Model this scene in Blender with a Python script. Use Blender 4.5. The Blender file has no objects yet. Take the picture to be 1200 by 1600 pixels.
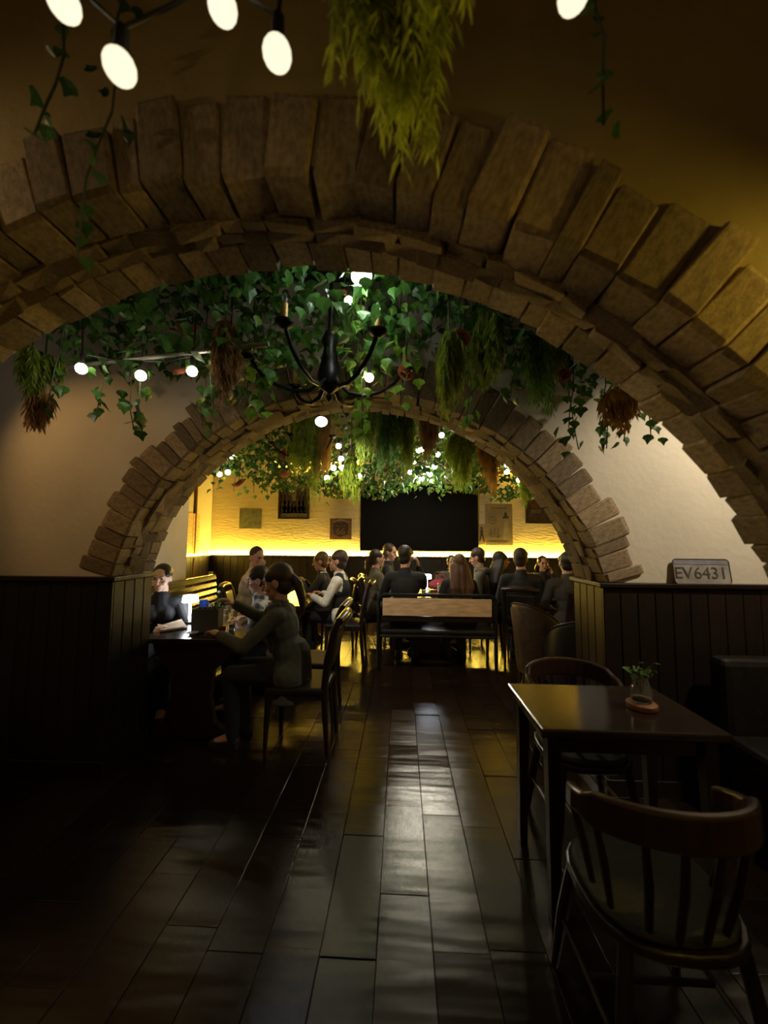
import bpy, bmesh, math, random
from mathutils import Vector, Matrix, Euler
R = math.radians
sc = bpy.context.scene
C = sc.collection

# ---------------------------------------------------------------- camera
F = 600.0                                   # focal length in pixels (1200x1600 frame)
CAM = Vector((0, 0, 1.5))
PITCH, YAW, ROLL = math.degrees(math.atan(45 / F)), 2.58, -0.4
cam_d = bpy.data.cameras.new('camera')
cam = bpy.data.objects.new('camera', cam_d); C.objects.link(cam)
cam.location = CAM
cam.rotation_euler = (R(90 + PITCH), R(ROLL), R(YAW))
cam_d.sensor_fit = 'HORIZONTAL'; cam_d.sensor_width = 36; cam_d.lens = 36 * F / 1200
cam_d.clip_start = 0.05
cam_d.dof.use_dof = True; cam_d.dof.focus_distance = 4.6; cam_d.dof.aperture_fstop = 2.6
sc.camera = cam
CM = Euler(cam.rotation_euler).to_matrix()

# ---------------------------------------------------------------- world, exposure
w = bpy.data.worlds.new('night'); sc.world = w; w.use_nodes = True
w.node_tree.nodes['Background'].inputs[0].default_value = (0.9, 0.75, 0.55, 1)
w.node_tree.nodes['Background'].inputs[1].default_value = 0.0
sc.view_settings.view_transform = 'Standard'; sc.view_settings.look = 'None'
sc.view_settings.gamma = 1; sc.view_settings.use_curve_mapping = False
sc.view_settings.exposure = 0.0
sc.cycles.use_denoising = True
sc.cycles.max_bounces = 8; sc.cycles.diffuse_bounces = 4; sc.cycles.glossy_bounces = 4
sc.cycles.transmission_bounces = 6; sc.cycles.sample_clamp_indirect = 4.0

LED_COL = (1.0, 0.66, 0.08); LED_STR = 135.0; ADDED_COVE_STR = 250.0          # warm strip over the back wainscot; the cove strips are added, unseen
BULB_COL = (1.0, 0.86, 0.62); BULB_STR = 26.0        # string light globes
LAMP_COL = (0.86, 0.93, 1.0); LAMP_STR = 20.0        # cordless table lamps
PEND_W = 44.0                                        # crystal pendant, back room
CEIL_W = 80.0                                         # small round ceiling lamps, back room
BAY_W = 2.6                                         # spot above the chandelier
PIC_W = 85.0; PIC2_W = 15.0                         # spot lamps washing the middle wall, right and left
SCONCE_W = 14.0; SCONCE2_W = 9.0                     # sconces either side of the near arch

def ray(px, py):
    return CM @ Vector(((px - 600) / F, (800 - py) / F, -1))
def at(px, py, Y):                          # the point seen at a pixel at depth Y
    d = ray(px, py); return CAM + d * (Y / d.y)
def onz(px, py, z):                         # the point seen at a pixel on a level plane
    d = ray(px, py); return CAM + d * ((z - CAM.z) / d.z)

# ---------------------------------------------------------------- materials
MATS = {}
def nt(name):
    m = bpy.data.materials.new(name); m.use_nodes = True
    t = m.node_tree; b = t.nodes['Principled BSDF']
    return m, t, b, t.nodes.new, t.links.new
def mat(name, col, rough=0.6, metal=0.0, var=0.25, scale=8.0, bump=0.0, bscale=60.0, stretch=(1, 1, 1), rnd=0.0, spec=0.5,
        col2=None, transl=0.0, coat=0.0):
    if name in MATS: return MATS[name]
    m, t, b, N, L = nt(name)
    tc = N('ShaderNodeTexCoord'); mp = N('ShaderNodeMapping'); mp.inputs['Scale'].default_value = stretch
    L(tc.outputs['Object'], mp.inputs[0])
    nz = N('ShaderNodeTexNoise'); nz.inputs['Scale'].default_value = scale; nz.inputs['Detail'].default_value = 5
    L(mp.outputs[0], nz.inputs['Vector'])
    rp = N('ShaderNodeValToRGB')
    c1 = [max(0, c * (1 - var)) for c in col]; c2 = list(col2) if col2 else [min(1, c * (1 + var)) for c in col]
    rp.color_ramp.elements[0].position = .3; rp.color_ramp.elements[1].position = .7
    rp.color_ramp.elements[0].color = (*c1, 1); rp.color_ramp.elements[1].color = (*c2, 1)
    L(nz.outputs[0], rp.inputs[0]); out = rp.outputs[0]
    if rnd:
        oi = N('ShaderNodeObjectInfo'); mr = N('ShaderNodeMapRange')
        mr.inputs[3].default_value = 1 - rnd; mr.inputs[4].default_value = 1 + rnd
        L(oi.outputs['Random'], mr.inputs[0])
        hs = N('ShaderNodeHueSaturation'); L(mr.outputs[0], hs.inputs['Value']); L(out, hs.inputs['Color']); out = hs.outputs[0]
    L(out, b.inputs['Base Color'])
    b.inputs['Roughness'].default_value = rough; b.inputs['Metallic'].default_value = metal
    b.inputs['Specular IOR Level'].default_value = spec
    b.inputs['Coat Weight'].default_value = coat; b.inputs['Coat Roughness'].default_value = .15
    if bump:
        n2 = N('ShaderNodeTexNoise'); n2.inputs['Scale'].default_value = bscale; n2.inputs['Detail'].default_value = 4
        L(mp.outputs[0], n2.inputs['Vector'])
        bp = N('ShaderNodeBump'); bp.inputs['Strength'].default_value = bump; bp.inputs['Distance'].default_value = .01
        L(n2.outputs[0], bp.inputs['Height']); L(bp.outputs[0], b.inputs['Normal'])
    if transl:
        tr = N('ShaderNodeBsdfTranslucent'); L(out, tr.inputs[0])
        mx = N('ShaderNodeMixShader'); mx.inputs[0].default_value = transl
        L(b.outputs[0], mx.inputs[1]); L(tr.outputs[0], mx.inputs[2])
        L(mx.outputs[0], t.nodes['Material Output'].inputs[0])
    MATS[name] = m; return m
def emit(name, col, s):
    if name in MATS: return MATS[name]
    m, t, b, N, L = nt(name)
    b.inputs['Base Color'].default_value = (.8, .8, .8, 1)
    b.inputs['Emission Color'].default_value = (*col, 1); b.inputs['Emission Strength'].default_value = s
    MATS[name] = m; return m
def glass(name, col, rough=0.05, alpha=.04):
    if name in MATS: return MATS[name]
    m, t, b, N, L = nt(name)
    b.inputs['Base Color'].default_value = (*col, 1); b.inputs['Roughness'].default_value = rough
    b.inputs['Transmission Weight'].default_value = 1 - alpha; b.inputs['IOR'].default_value = 1.3
    MATS[name] = m; return m

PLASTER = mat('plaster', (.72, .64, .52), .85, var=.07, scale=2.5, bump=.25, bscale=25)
BACKPL = mat('rough_stucco', (.70, .58, .36), .75, var=.08, scale=5, bump=.9, bscale=9, stretch=(1, 1, 3.5))
CEIL = mat('dark_ceiling', (.035, .03, .026), .9, var=.2, scale=3)
STONE = mat('arch_stone', (.30, .215, .125), .85, var=.35, scale=9, bump=.5, bscale=40, rnd=.38, stretch=(1, 1, 1))
RUBBLE = mat('rubble_stone', (.33, .235, .13), .9, var=.4, scale=12, bump=.8, bscale=45, rnd=.35)
MORTAR = mat('mortar', (.16, .12, .08), .95, var=.3, scale=20, bump=.5)
WAINS = mat('dark_wainscot', (.014, .008, .005), .45, var=.35, scale=14, bump=.12, bscale=40, stretch=(6, 6, .5), rnd=.25)
CAPW = mat('wainscot_cap', (.016, .009, .006), .3, var=.3, scale=14, stretch=(1, 6, 6))
DARKW = mat('dark_wood', (.020, .011, .007), .3, var=.35, scale=12, stretch=(1, 6, 6), bump=.06, bscale=40, rnd=.15)
TABLEW = mat('table_top_wood', (.028, .017, .010), .17, var=.3, scale=10, stretch=(1, 8, 8), bump=.05, bscale=30, coat=.3)
REDW = mat('red_brown_wood', (.030, .013, .008), .32, var=.3, scale=12, stretch=(6, 6, 1))
PALEW = mat('pale_pine', (.72, .48, .27), .6, var=.25, scale=6, stretch=(1, 1, 5), bump=.1)
LEATHER = mat('black_leather', (.014, .012, .011), .34, var=.3, scale=30, bump=.12, bscale=120)
BROWNL = mat('brown_leather', (.05, .03, .016), .35, var=.3, scale=20, bump=.1, bscale=120)
SEATG = mat('grey_seat_cloth', (.045, .045, .038), .8, var=.2, scale=40)
IRON = mat('black_iron', (.012, .011, .010), .4, .6, var=.2, scale=30)
METALD = mat('dark_metal', (.035, .033, .03), .35, .7, var=.2)
STEEL = mat('grey_pipe', (.30, .30, .27), .45, .5, var=.2)
BLACKG = mat('black_glass', (.006, .006, .007), .6, var=.1, spec=.12)
BLACKP = mat('black_plastic', (.012, .012, .012), .5, var=.1)
WHITEP = mat('white_plastic', (.75, .75, .72), .5, var=.04)
LEAF = mat('ivy_leaf', (.055, .15, .028), .42, var=.5, scale=9, rnd=.35, transl=.25)
LEAFL = mat('bright_leaf', (.15, .33, .04), .45, var=.4, scale=9, rnd=.25, transl=.3)
FERN = mat('lime_fern', (.31, .41, .04), .6, var=.55, scale=22, rnd=.2, transl=.4)
FERND = mat('olive_fern', (.19, .27, .035), .6, var=.55, scale=22, rnd=.2, transl=.4)
FERNB = mat('blue_green_fern', (.14, .29, .08), .6, var=.55, scale=22, rnd=.2, transl=.4)
DRY = mat('dry_grass', (.48, .29, .06), .75, var=.35, scale=9, rnd=.15, transl=.25)
DRYB = mat('brown_dry_grass', (.30, .17, .065), .8, var=.4, scale=9, rnd=.15, transl=.2)
PETAL = mat('dusty_petal', (.50, .19, .10), .7, var=.3, scale=20, rnd=.2, transl=.3)
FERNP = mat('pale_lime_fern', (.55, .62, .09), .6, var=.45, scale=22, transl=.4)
STEM = mat('stem', (.06, .07, .025), .7)
CORD = mat('cord', (.015, .015, .012), .6)
BULB = emit('globe_bulb_glow', BULB_COL, BULB_STR)
LEDM = emit('led_strip_glow', LED_COL, LED_STR)
LAMPM = emit('table_lamp_glow', LAMP_COL, LAMP_STR)
SKIN = mat('skin', (.50, .27, .17), .5, var=.1, scale=12)
SKINP = mat('pale_skin', (.62, .39, .28), .5, var=.08, scale=12)
HAIRB = mat('black_hair', (.014, .010, .008), .42, var=.4, scale=30, bump=.5, bscale=60, stretch=(5, 5, .6))
HAIRD = mat('dark_brown_hair', (.035, .019, .010), .42, var=.4, scale=30, bump=.5, bscale=60, stretch=(5, 5, .6))
HAIRM = mat('auburn_hair', (.09, .038, .018), .45, var=.45, scale=30, bump=.5, bscale=60, stretch=(5, 5, .6))
HAIRF = mat('fair_hair', (.13, .075, .03), .5, var=.4, scale=30, bump=.4, bscale=60)
EYE = mat('eye_dark', (.015, .01, .008), .2)
LIP = mat('lip', (.40, .13, .11), .5)
def cloth(name, col, **k): return mat(name, col, k.pop('rough', .85), var=.18, scale=14, bump=.35, bscale=k.pop('bs', 16), **k)

def plank_mat():
    m, t, b, N, L = nt('floor_plank')
    tc = N('ShaderNodeTexCoord'); ge = N('ShaderNodeNewGeometry')
    mp = N('ShaderNodeMapping'); mp.inputs['Scale'].default_value = (14, 1.2, 1); L(tc.outputs['Object'], mp.inputs[0])
    nz = N('ShaderNodeTexNoise'); nz.inputs['Scale'].default_value = 5; nz.inputs['Detail'].default_value = 6; L(mp.outputs[0], nz.inputs['Vector'])
    rp = N('ShaderNodeValToRGB'); rp.color_ramp.elements[0].color = (.010, .0055, .003, 1); rp.color_ramp.elements[1].color = (.030, .017, .009, 1)
    L(nz.outputs[0], rp.inputs[0])
    oi = N('ShaderNodeObjectInfo'); mr = N('ShaderNodeMapRange'); mr.inputs[3].default_value = .7; mr.inputs[4].default_value = 1.3
    L(oi.outputs['Random'], mr.inputs[0]); hs = N('ShaderNodeHueSaturation'); L(mr.outputs[0], hs.inputs['Value']); L(rp.outputs[0], hs.inputs['Color'])
    L(hs.outputs[0], b.inputs['Base Color'])
    # hand-scraped ripples across each plank
    m2 = N('ShaderNodeMapping'); m2.inputs['Scale'].default_value = (1.3, 7.5, 1); L(ge.outputs['Position'], m2.inputs[0])
    n2 = N('ShaderNodeTexNoise'); n2.inputs['Scale'].default_value = 1.0; n2.inputs['Detail'].default_value = 2.0; L(m2.outputs[0], n2.inputs['Vector'])
    bp = N('ShaderNodeBump'); bp.inputs['Strength'].default_value = 1.0; bp.inputs['Distance'].default_value = .0062
    L(n2.outputs[0], bp.inputs['Height'])
    n3 = N('ShaderNodeTexNoise'); n3.inputs['Scale'].default_value = 30; L(mp.outputs[0], n3.inputs['Vector'])
    b2 = N('ShaderNodeBump'); b2.inputs['Strength'].default_value = .12; b2.inputs['Distance'].default_value = .004
    L(n3.outputs[0], b2.inputs['Height']); L(bp.outputs[0], b2.inputs['Normal']); L(b2.outputs[0], b.inputs['Normal'])
    # varnish: sharp across, stretched along the boards
    b.inputs['Roughness'].default_value = .9; b.inputs['Specular IOR Level'].default_value = 0
    gl = N('ShaderNodeBsdfAnisotropic'); gl.distribution = 'BECKMANN'; gl.inputs['Anisotropy'].default_value = .3
    r2 = N('ShaderNodeMapRange'); r2.inputs[3].default_value = .19; r2.inputs[4].default_value = .27; L(oi.outputs['Random'], r2.inputs[0]); L(r2.outputs[0], gl.inputs['Roughness'])
    tv = N('ShaderNodeCombineXYZ'); tv.inputs[0].default_value = 1.0; L(tv.outputs[0], gl.inputs['Tangent']); L(b2.outputs[0], gl.inputs['Normal'])
    fr = N('ShaderNodeFresnel'); fr.inputs['IOR'].default_value = 1.9; L(b2.outputs[0], fr.inputs['Normal'])
    mx = N('ShaderNodeMixShader'); L(fr.outputs[0], mx.inputs[0]); L(b.outputs[0], mx.inputs[1]); L(gl.outputs[0], mx.inputs[2])
    L(mx.outputs[0], t.nodes['Material Output'].inputs[0])
    return m
PLANK = plank_mat()

# ---------------------------------------------------------------- mesh helpers
class MB:
    def __init__(s): s.v = []; s.f = []
    def add(s, vs, fs):
        n = len(s.v); s.v += [tuple(v) for v in vs]; s.f += [tuple(i + n for i in f) for f in fs]; return s
    def box(s, c, size, rot=None):
        c = Vector(c); h = Vector(size) / 2
        vs = []
        for z in (-1, 1):
            for y in (-1, 1):
                for x in (-1, 1):
                    p = Vector((x * h.x, y * h.y, z * h.z)); vs.append(c + (rot @ p if rot else p))
        return s.add(vs, [(0, 2, 3, 1), (4, 5, 7, 6), (0, 1, 5, 4), (2, 6, 7, 3), (0, 4, 6, 2), (1, 3, 7, 5)])
    def tube(s, pts, r, seg=8, caps=True):
        pts = [Vector(p) for p in pts]; n = len(pts); rs = r if isinstance(r, (list, tuple)) else [r] * n
        vs = []; prev = None
        for i, p in enumerate(pts):
            d = (pts[min(i + 1, n - 1)] - pts[max(i - 1, 0)]).normalized()
            if prev is None: a = d.orthogonal().normalized()
            else:
                a = prev - d * prev.dot(d); a = a.normalized() if a.length > 1e-6 else d.orthogonal().normalized()
            prev = a; b = d.cross(a)
            for k in range(seg):
                t = 2 * math.pi * k / seg; vs.append(p + (a * math.cos(t) + b * math.sin(t)) * rs[i])
        fs = [(i * seg + k, i * seg + (k + 1) % seg, (i + 1) * seg + (k + 1) % seg, (i + 1) * seg + k) for i in range(n - 1) for k in range(seg)]
        if caps: fs += [tuple(range(seg - 1, -1, -1)), tuple((n - 1) * seg + k for k in range(seg))]
        return s.add(vs, fs)
    def lathe(s, prof, c=(0, 0, 0), seg=16):
        c = Vector(c); n = len(prof); vs = []
        for r, z in prof:
            for k in range(seg):
                t = 2 * math.pi * k / seg; vs.append(c + Vector((r * math.cos(t), r * math.sin(t), z)))
        fs = [(i * seg + k, i * seg + (k + 1) % seg, (i + 1) * seg + (k + 1) % seg, (i + 1) * seg + k) for i in range(n - 1) for k in range(seg)]
        if prof[0][0] > 1e-4: fs.append(tuple(range(seg - 1, -1, -1)))
        if prof[-1][0] > 1e-4: fs.append(tuple((n - 1) * seg + k for k in range(seg)))
        return s.add(vs, fs)
    def ell(s, c, r, rot=None, seg=12, rings=8):
        c = Vector(c); r = r if isinstance(r, (tuple, list)) else (r, r, r)
        vs = []
        def P(x, y, z):
            p = Vector((x * r[0], y * r[1], z * r[2])); return c + (rot @ p if rot else p)
        vs.append(P(0, 0, -1))
        for i in range(1, rings):
            t = math.pi * i / rings
            for k in range(seg):
                a = 2 * math.pi * k / seg; vs.append(P(math.sin(t) * math.cos(a), math.sin(t) * math.sin(a), -math.cos(t)))
        vs.append(P(0, 0, 1)); m = len(vs) - 1
        fs = [(0, 1 + (k + 1) % seg, 1 + k) for k in range(seg)]
        fs += [(1 + i * seg + k, 1 + i * seg + (k + 1) % seg, 1 + (i + 1) * seg + (k + 1) % seg, 1 + (i + 1) * seg + k) for i in range(rings - 2) for k in range(seg)]
        b = 1 + (rings - 2) * seg; fs += [(b + k, b + (k + 1) % seg, m) for k in range(seg)]
        return s.add(vs, fs)
    def cap(s, a, b, ra, rb, seg=10):
        a = Vector(a); b = Vector(b); d = b - a; L_ = d.length
        if L_ < 1e-5: return s.ell(a, max(ra, rb))
        u = d / L_; pts = []; rs = []
        for t in (85, 60, 30): pts.append(a - u * ra * math.sin(R(t))); rs.append(ra * math.cos(R(t)))
        pts += [a, b]; rs += [ra, rb]
        for t in (30, 60, 85): pts.append(b + u * rb * math.sin(R(t))); rs.append(rb * math.cos(R(t)))
        return s.tube(pts, rs, seg)
    def chain(s, pts, rs, seg=10):
        for i in range(len(pts) - 1): s.cap(pts[i], pts[i + 1], rs[i], rs[i + 1], seg)
        return s
    def prism(s, poly, axis_o, ux, uz, un, depth):
        # extrude polygon (in ux,uz) by depth along un
        o = Vector(axis_o); n = len(poly)
        vs = [o + ux * p[0] + uz * p[1] for p in poly] + [o + ux * p[0] + uz * p[1] + un * depth for p in poly]
        fs = [tuple(range(n)), tuple(range(2 * n - 1, n - 1, -1))] + [(i, (i + 1) % n, n + (i + 1) % n, n + i) for i in range(n)]
        return s.add(vs, fs)
    def mesh(s, name, m, smooth=True, fix=True):
        me = bpy.data.meshes.new(name); me.from_pydata(s.v, [], s.f)
        if fix:
            bm = bmesh.new(); bm.from_mesh(me); bmesh.ops.recalc_face_normals(bm, faces=bm.faces); bm.to_mesh(me); bm.free()
        if smooth:
            me.polygons.foreach_set('use_smooth', [True] * len(me.polygons)); me.set_sharp_from_angle(angle=R(38))
        if m: me.materials.append(m)
        return me
    def build(s, name, m, parent=None, smooth=True, bev=0, loc=None, fix=True):
        o = link(name, s.mesh(name, m, smooth, fix), parent)
        if loc is not None: o.location = loc
        if bev:
            md = o.modifiers.new('bevel', 'BEVEL'); md.width = bev; md.segments = 2; md.limit_method = 'ANGLE'
        return o
def link(name, data, parent=None):
    o = bpy.data.objects.new(name, data); C.objects.link(o)
    if parent is not None: o.parent = parent
    return o
def tag(o, label=None, cat=None, group=None, kind=None):
    if label: o['label'] = label
    if cat: o['category'] = cat
    if group: o['group'] = group
    if kind: o['kind'] = kind
    return o
def thing(name, label, cat, loc=(0, 0, 0), rz=0, group=None, s=1):
    o = link(name, None); o.location = loc; o.rotation_euler = (0, 0, rz); o.scale = (s, s, s); o.empty_display_size = .1
    return tag(o, label, cat, group)
def copy_tree(o, parent=None):
    c = o.copy(); C.objects.link(c); c.parent = parent
    for ch in list(o.children): copy_tree(ch, c)
    return c
def light(parent, name, kind, loc, power, col, radius=.05, rot=None, spot=None, blend=.6):
    d = bpy.data.lights.new(name, kind); d.energy = power; d.color = col
    if kind != 'SUN': d.shadow_soft_size = radius
    if spot: d.spot_size = R(spot); d.spot_blend = blend
    o = link(name, d, parent); o.location = loc
    if rot: o.rotation_euler = rot
    return o
X3, Y3, Z3 = Vector((1, 0, 0)), Vector((0, 1, 0)), Vector((0, 0, 1))

# ================================================================= SETTING
CEIL_Z = 3.25
WY0, WY1 = 2.47, 2.86          # middle (second) arch wall: front, back
NY0, NY1 = 0.90, 1.20          # near (first) arch wall
BACK_Y = 8.15
ARC_R, SPRING = 1.625, 1.25
C2 = (-.32, .86)     # arch centres (X, Z)
C1 = (-.41, .785)

# floor: subfloor + planks
fl = MB().box((0, 2.9, -.04), (10.2, 11.2, .05)).build('floor', mat('subfloor', (.008, .006, .004), .8), None, False)
tag(fl, kind='structure')
rnd = random.Random(5)
planks = []
PW, PL = .207, .62
for k in range(-20, 25):
    x0 = -.085 + PW * k
    if x0 + PW > 4.92 or x0 < -4.12: continue
    y = .55 - rnd.random() * PL
    while y < 8.1:
        L_ = PL * rnd.uniform(.85, 1.15)
        y1 = min(y + L_, 8.12); planks.append((x0, y, y1)); y += L_
def plank_seen(p):
    x, y0, y1 = p; xm, ym = x + PW / 2, (y0 + y1) / 2
    if y1 < 1.15: return False
    if abs(xm - .05) > ym * 1.08 + .2: return False
    if ym > WY0 and (xm < -1.85 * ym / 2.6 or xm > 1.3 * ym / 2.6): return False
    return True
vis = sorted([p for p in planks if plank_seen(p)], key=lambda p: p[1])
near = set(vis[:285])
def plank_geo(mb, p):
    x, y0, y1 = p; g = .0014
    return mb.box((x + PW / 2, (y0 + y1) / 2, -.0075), (PW - 2 * g, y1 - y0 - 2 * g, .015))
rest = MB()
for p in planks:
    if p in near:
        x, y0, y1 = p
        o = plank_geo(MB(), (-PW / 2, -(y1 - y0) / 2, (y1 - y0) / 2)).build('plank', PLANK, fl, False, bev=.0012)
        o.location = (x + PW / 2, (y0 + y1) / 2, rnd.uniform(-.0016, -.0008)); o.rotation_euler = (rnd.gauss(0, .004), rnd.gauss(0, .001), 0)
    else: plank_geo(rest, p)
# near strip under and behind the camera
rest.box((0, -.95, -.008), (7, 2.2, .015))
tag(rest.build('plank_field', PLANK, fl, False), kind='stuff')

tag(MB().box((0, 2.9, CEIL_Z + .05), (10.2, 11.2, .1)).build('ceiling', CEIL, None, False), kind='structure')

def arch_wall(name, c, y0, y1, xl, xr, material):
    cx, cz = c; N = 40; Rc = ARC_R + .05
    a = math.acos((SPRING - cz) / Rc)
    pts = [(cx - math.sin(a) * Rc, 0)] + [(cx + Rc * math.sin(t), cz + Rc * math.cos(t)) for t in [(-a + 2 * a * i / N) for i in range(N + 1)]] + [(cx + math.sin(a) * Rc, 0)]
    mb = MB(); xs0 = pts[0][0]; xs1 = pts[-1][0]
    mb.box(((xl + xs0) / 2, (y0 + y1) / 2, CEIL_Z / 2), (xs0 - xl, y1 - y0, CEIL_Z))
    mb.box(((xr + xs1) / 2, (y0 + y1) / 2, CEIL_Z / 2), (xr - xs1, y1 - y0, CEIL_Z))
    arc = pts[1:-1]
    for i in range(N):
        (xa, za), (xb, zb) = arc[i], arc[i + 1]
        vs = [(xa, y0, za), (xb, y0, zb), (xb, y0, CEIL_Z), (xa, y0, CEIL_Z), (xa, y1, za), (xb, y1, zb), (xb, y1, CEIL_Z), (xa, y1, CEIL_Z)]
        mb.add(vs, [(0, 1, 2, 3), (7, 6, 5, 4), (4, 5, 1, 0)])
    o = mb.build(name, material, None, False, fix=False)
    o.data.validate()
    return tag(o, kind='structure'), a
def rough_stone(name, seed, material, jit=.06):
    rr = random.Random(seed); bm = bmesh.new(); bmesh.ops.create_cube(bm, size=1)
    bmesh.ops.bevel(bm, geom=list(bm.edges), offset=.07, segments=1, affect='EDGES')
    for v in bm.verts: v.co += Vector((rr.uniform(-jit, jit), rr.uniform(-jit, jit), rr.uniform(-jit, jit))) * .6
    me = bpy.data.meshes.new(name); bm.to_mesh(me); bm.free(); me.materials.append(material); return me
VM = [rough_stone('voussoir', i, STONE, .05) for i in range(4)]
RM = [rough_stone('arch_stone', 10 + i, RUBBLE, .14) for i in range(5)]
def arch_stones(wall, c, y0, y1, seed, back=True):
    rr = random.Random(seed); cx, cz = c
    a_end = math.acos((SPRING - cz) / ARC_R)
    def put(nm, me, t, r, y, wt, dy, hr, twist=.02):
        o = link(nm, me, wall)
        o.location = (cx + r * math.sin(t), y, cz + r * math.cos(t))
        o.rotation_euler = (rr.gauss(0, twist * .4), t + rr.gauss(0, twist), 0)
        o.scale = (wt, dy, hr)
    faces = [(y0, -1)] + ([(y1, 1)] if back else [])
    for yf, s in faces:
        t = -a_end
        while t < a_end - .01:
            wdt = rr.choice([.062, .085, .095, .105, .115]); dt = min(wdt / ARC_R, a_end - t)
            if a_end - t - dt < .02: dt = a_end - t
            h = rr.uniform(.19, .265); out = rr.uniform(.012, .03)
            dep = .13
            put('voussoir', rr.choice(VM), t + dt / 2, ARC_R + h / 2 + rr.uniform(-.004, .008), yf + s * out - s * dep / 2, dt * (ARC_R + .05) * .985, dep, h)
            t += dt
    ys = y0 + .105; ye = y1 - (.105 if back else 0); nrow = 2
    for k in range(nrow):
        ya = ys + (ye - ys) * k / nrow; yb = ys + (ye - ys) * (k + 1) / nrow; t = -a_end
        while t < a_end - .01:
            dt = min(rr.uniform(.06, .16) / ARC_R, a_end - t)
            if a_end - t - dt < .03: dt = a_end - t
            put('arch_stone', rr.choice(RM), t + dt / 2, ARC_R + .045 + rr.uniform(-.012, .006), (ya + yb) / 2, dt * ARC_R * 1.02, (yb - ya) * 1.03, .1, .04)
            t += dt
wall_mid, _ = arch_wall('wall_middle', C2, WY0, WY1, -3.3, 4.95, PLASTER)
arch_stones(wall_mid, C2, WY0, WY1, 3)
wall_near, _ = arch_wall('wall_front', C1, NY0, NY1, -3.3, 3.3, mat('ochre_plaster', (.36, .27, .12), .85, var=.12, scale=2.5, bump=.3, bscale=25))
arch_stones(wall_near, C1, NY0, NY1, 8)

# wainscot boards and caps of the arch walls (children of the wall)
def boards(parent, p0, p1, nrm, z0, z1, wdt, th=.022):
    p0 = Vector(p0); p1 = Vector(p1); d = p1 - p0; n = max(1, round(d.length / wdt)); u = d / n
    rz = math.atan2(d.y, d.x); bw = d.length / n
    me = MB().box((0, 0, 0), (bw - .004, th, z1 - z0)).mesh('board', WAINS, False)
    for i in range(n):
        c = p0 + u * (i + .5) + Vector(nrm) * (th / 2 + .001)
        o = link('board', me, parent); o.location = (c.x, c.y, (z0 + z1) / 2); o.rotation_euler = (0, 0, rz)
        md = o.modifiers.new('bevel', 'BEVEL'); md.width = .004; md.segments = 1
xL = C2[0] - 1.578; xR = C2[0] + 1.578
def rail(parent, pts, z, nrm_w, h, name, m=CAPW):
    mb = MB()
    for a, b in pts:
        a = Vector(a); b = Vector(b); d = b - a
        mb.box(((a.x + b.x) / 2, (a.y + b.y) / 2, z), (d.length + nrm_w, nrm_w, h), Matrix.Rotation(math.atan2(d.y, d.x), 3, 'Z'))
    return mb.build(name, m, parent, False, bev=.006)
boards(wall_mid, (-3.25, WY0, 0), (xL + .02, WY0, 0), (0, -1, 0), .10, SPRING - .03, .105)
boards(wall_mid, (xR - .02, WY0, 0), (3.2, WY0, 0), (0, -1, 0), .10, SPRING - .03, .105)
boards(wall_mid, (xL - .008, WY0, 0), (xL - .008, WY1, 0), (1, 0, 0), .10, SPRING - .03, .098)
boards(wall_mid, (xR + .008, WY0, 0), (xR + .008, WY1, 0), (-1, 0, 0), .10, SPRING - .03, .098)
for side, xa, xb, sx in (('l', -3.25, xL, 1), ('r', 3.2, xR, -1)):
    rail(wall_mid, [((xa, WY0 - .02, 0), (xb + sx * .02, WY0 - .02, 0))], SPRING - .012, .05, .03, 'wainscot_cap')
    rail(wall_mid, [((xb + sx * .012, WY0, 0), (xb + sx * .012, WY1, 0))], SPRING - .012, .05, .03, 'wainscot_cap')
    rail(wall_mid, [((xa, WY0 - .016, 0), (xb + sx * .02, WY0 - .016, 0))], .05, .035, .1, 'skirting')
    rail(wall_mid, [((xb + sx * .016, WY0, 0), (xb + sx * .016, WY1, 0))], .05, .035, .1, 'skirting')
    xc = C1[0] - sx * 1.557
    boards(wall_near, (-sx * 3.25 if sx > 0 else xc - .02, NY0, 0), (xc + .02 if sx > 0 else 3.25, NY0, 0), (0, -1, 0), .0, SPRING - .03, .11)
    rail(wall_near, [((-sx * 3.25, NY0 - .02, 0), (xc + sx * .02, NY0 - .02, 0))], SPRING - .012, .05, .03, 'wainscot_cap')
    rail(wall_near, [((xc + sx * .005, NY0, 0), (xc + sx * .005, NY1, 0))], SPRING - .012, .05, .03, 'wainscot_cap')

# side and rear walls
LX = -2.56; LYE = 4.5; AX = -4.12                     # left wall of the back room, then the alcove
mb = MB().box((LX - .1, (WY1 + LYE) / 2, CEIL_Z / 2), (.2, LYE - WY1, CEIL_Z)).box(((LX - .2 + AX) / 2, LYE - .1, CEIL_Z / 2), (LX - .2 - AX, .2, CEIL_Z)).box((AX - .06, (LYE + BACK_Y) / 2 - .1, CEIL_Z / 2), (.12, BACK_Y - LYE + .3, CEIL_Z))
mb.box((-3.36, .5, CEIL_Z / 2), (.12, 5.6, CEIL_Z))
wl = tag(mb.build('wall_left', PLASTER, None, False), kind='structure')
mb = MB().box((4.98, 5.5, CEIL_Z / 2), (.12, 5.6, CEIL_Z)).box((3.36, .2, CEIL_Z / 2), (.12, 5.0, CEIL_Z))
wr = tag(mb.build('wall_right', PLASTER, None, False), kind='structure')
tag(MB().box((0, -2.1, CEIL_Z / 2), (7, .12, CEIL_Z)).build('wall_rear', PLASTER, None, False), kind='structure')
wb = tag(MB().box((0, BACK_Y + .06, CEIL_Z / 2), (10.2, .12, CEIL_Z)).build('wall_back', BACKPL, None, False), kind='structure')
LEDZ = at(600, 868, BACK_Y - .1).z
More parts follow.
